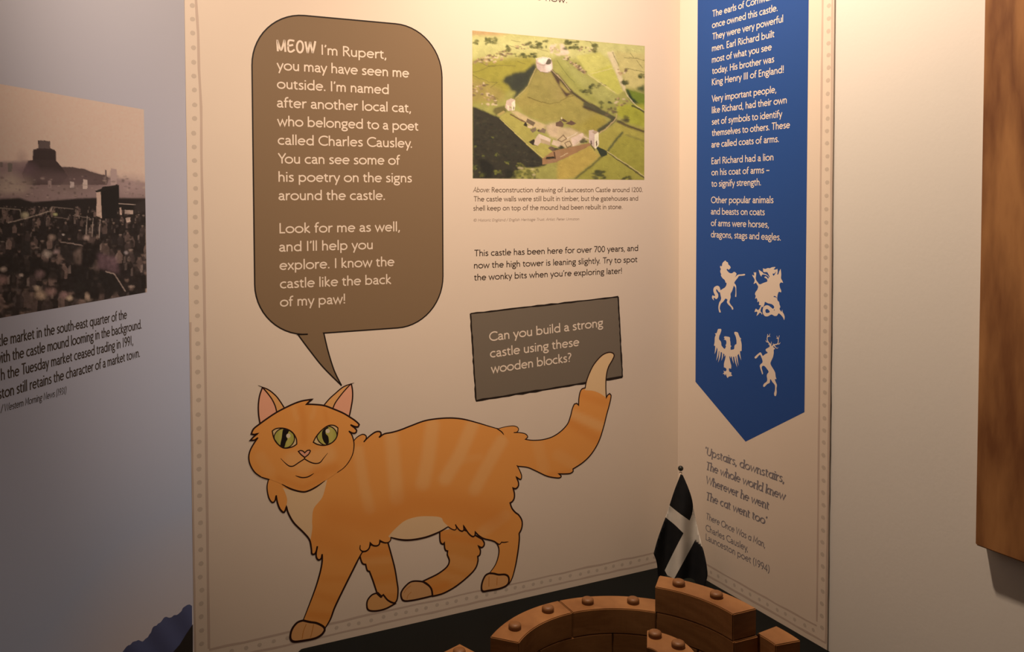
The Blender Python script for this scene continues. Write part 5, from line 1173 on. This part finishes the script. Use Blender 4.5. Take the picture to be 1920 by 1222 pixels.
def lathe(name, prof, m, parent, base, n=20):
    bm = bmesh.new(); rings = []
    o0 = origin_of(parent); bx = Vector(base)-o0
    for r, z in prof: rings.append([bm.verts.new((bx.x+max(r, 1e-5)*math.cos(6.2832*i/n), bx.y+max(r, 1e-5)*math.sin(6.2832*i/n), bx.z+z)) for i in range(n)])
    for a, b in zip(rings[:-1], rings[1:]):
        for i in range(n): bm.faces.new((a[i], a[(i+1) % n], b[(i+1) % n], b[i]))
    bm.faces.new(rings[0][::-1]); bm.faces.new(rings[-1])
    return bm_obj(name, bm, m, parent, smooth=True)
ztop = P_F.uv(1276.2, 887)[1]
lathe('pole', [(0.0022, 0.012), (0.0022, ztop-TZ)], M_POLE, fl, pole_at)
zf = P_F.uv(1276.2, 880)[1]-TZ; rf = 0.0042
lathe('finial', [(rf*math.sin(math.pi*i/12), zf-rf*math.cos(math.pi*i/12)) for i in range(13)], M_FIN, fl, pole_at)
lathe('base', [(0.026, 0.0), (0.026, 0.006), (0.022, 0.010), (0.004, 0.013)], M_FIN, fl, pole_at)
FZ1 = lambda p: Z(1210, 960, 8.15, p)
FZ0 = lambda p: Z(1220, 865, 9.05, p)
blk, wht = [], []
bl = FZ1([(310, 80), (580, 320)])
blk.append(smooth([(1276, 888.5, 1)]+FZ0([(480, 290), (410, 470), (320, 740, 1), (480, 870), (657, 1000, 1), (700, 890), (717, 760), (690, 600), (620, 400), (545, 230, 1)]), True))
blk.append(smooth(FZ1([(310, 78, 1), (450, 190), (582, 320, 1), (440, 600), (297, 888, 1), (350, 985, 1), (300, 1120, 1), (200, 1120, 1), (180, 800), (128, 632, 1), (200, 380)]), True))
blk.append(smooth(FZ1([(755, 437, 1), (860, 520), (910, 680), (942, 850), (948, 980), (900, 1170, 1), (330, 1190, 1), (440, 1020, 1), (600, 720)]), True))
wht.append(smooth(FZ0([(320, 740, 1), (480, 870), (657, 1000, 1), (700, 890), (717, 760), (735, 850, 1)])+FZ1([(790, 190), (820, 330), (850, 450), (860, 520, 1), (755, 437, 1), (600, 720), (440, 1020, 1), (330, 1190, 1), (300, 1120, 1), (350, 985, 1), (297, 888, 1), (440, 600), (582, 320, 1), (450, 190), (310, 78, 1)]), True))
V_, F_, I_ = [], [], []
ptop = P_F.uv(1276, 890)
def fold(u, v):
    t = max(0.0, (ptop[1]-v))
    s = (u-pu)
    return 0.010*math.sin(s*150+t*9+0.6)*min(1, t/0.06)+0.006*math.sin(s*60-1.0)*min(1, t/0.1)+0.004
for grp, mi in ((blk, 0), (wht, 1)):
    for poly in grp:
        poly = clean(poly); vs = [Vector(p) for p in poly]; n = len(vs)
        xs = [p[0] for p in poly]; ys = [p[1] for p in poly]
        gx = min(xs)
        while gx < max(xs):
            gy = min(ys)
            while gy < max(ys): vs.append(Vector((gx+0.31, gy+0.27))); gy += 4
            gx += 4
        r = delaunay_2d_cdt(vs, [], [list(range(n))], 1, 1e-5); b = len(V_)
        for p in r[0]:
            u, v = P_F.uv(p.x, p.y); h = fold(u, v)
            # keep the outline where it is seen: slide along the line of sight
            Q = P_F.at(u, v); k = h/((EYE-Q).normalized().dot(vh)); V_.append(Q+(EYE-Q).normalized()*k)
        F_ += [tuple(b+i for i in f) for f in r[2]]; I_ += [mi]*len(r[2])
cl = mesh_obj('cloth', V_, F_, None, fl, smooth=True, mats=[M_FBLK, M_FWHT], fmat=I_)
bmw = bmesh.new(); bmw.from_mesh(cl.data); bmesh.ops.remove_doubles(bmw, verts=bmw.verts, dist=0.00005); bmesh.ops.recalc_face_normals(bmw, faces=bmw.faces); bmw.to_mesh(cl.data); bmw.free()
so = cl.modifiers.new('thickness', 'SOLIDIFY'); so.thickness = 0.0006; so.offset = 0

# ------------------------------------------------------------------ wooden board on the right wall
M_BOARD = mat('varnished_board', rough=0.45, spec=0.35, build=wood((0.30, 0.145, 0.052), (0.135, 0.053, 0.018), 2.4, (4.5, 4.5, 0.9), ring=8.0))
BT = 0.017
P_W = Plane(CORNER+DM*THK-DM*BT, DR, NR)
ua = (P_W.uv(1845, 0)[0]+P_W.uv(1828.5, 1010)[0])/2
vb = (P_W.uv(1828, 1025)[1]+P_W.uv(1920, 1052)[1])/2
bd = empty('wooden_board', P_W.at(ua-0.3, vb, -BT/2), 'brown wood grain board hung on the white wall at the right edge', 'board')
o = slab('board_face', CORNER+DM*THK+DR*(ua-0.62), CORNER+DM*THK+DR*ua, BT, 0.0003, NR, vb, 2.16, M_BOARD, bd, bevel=0.0015)
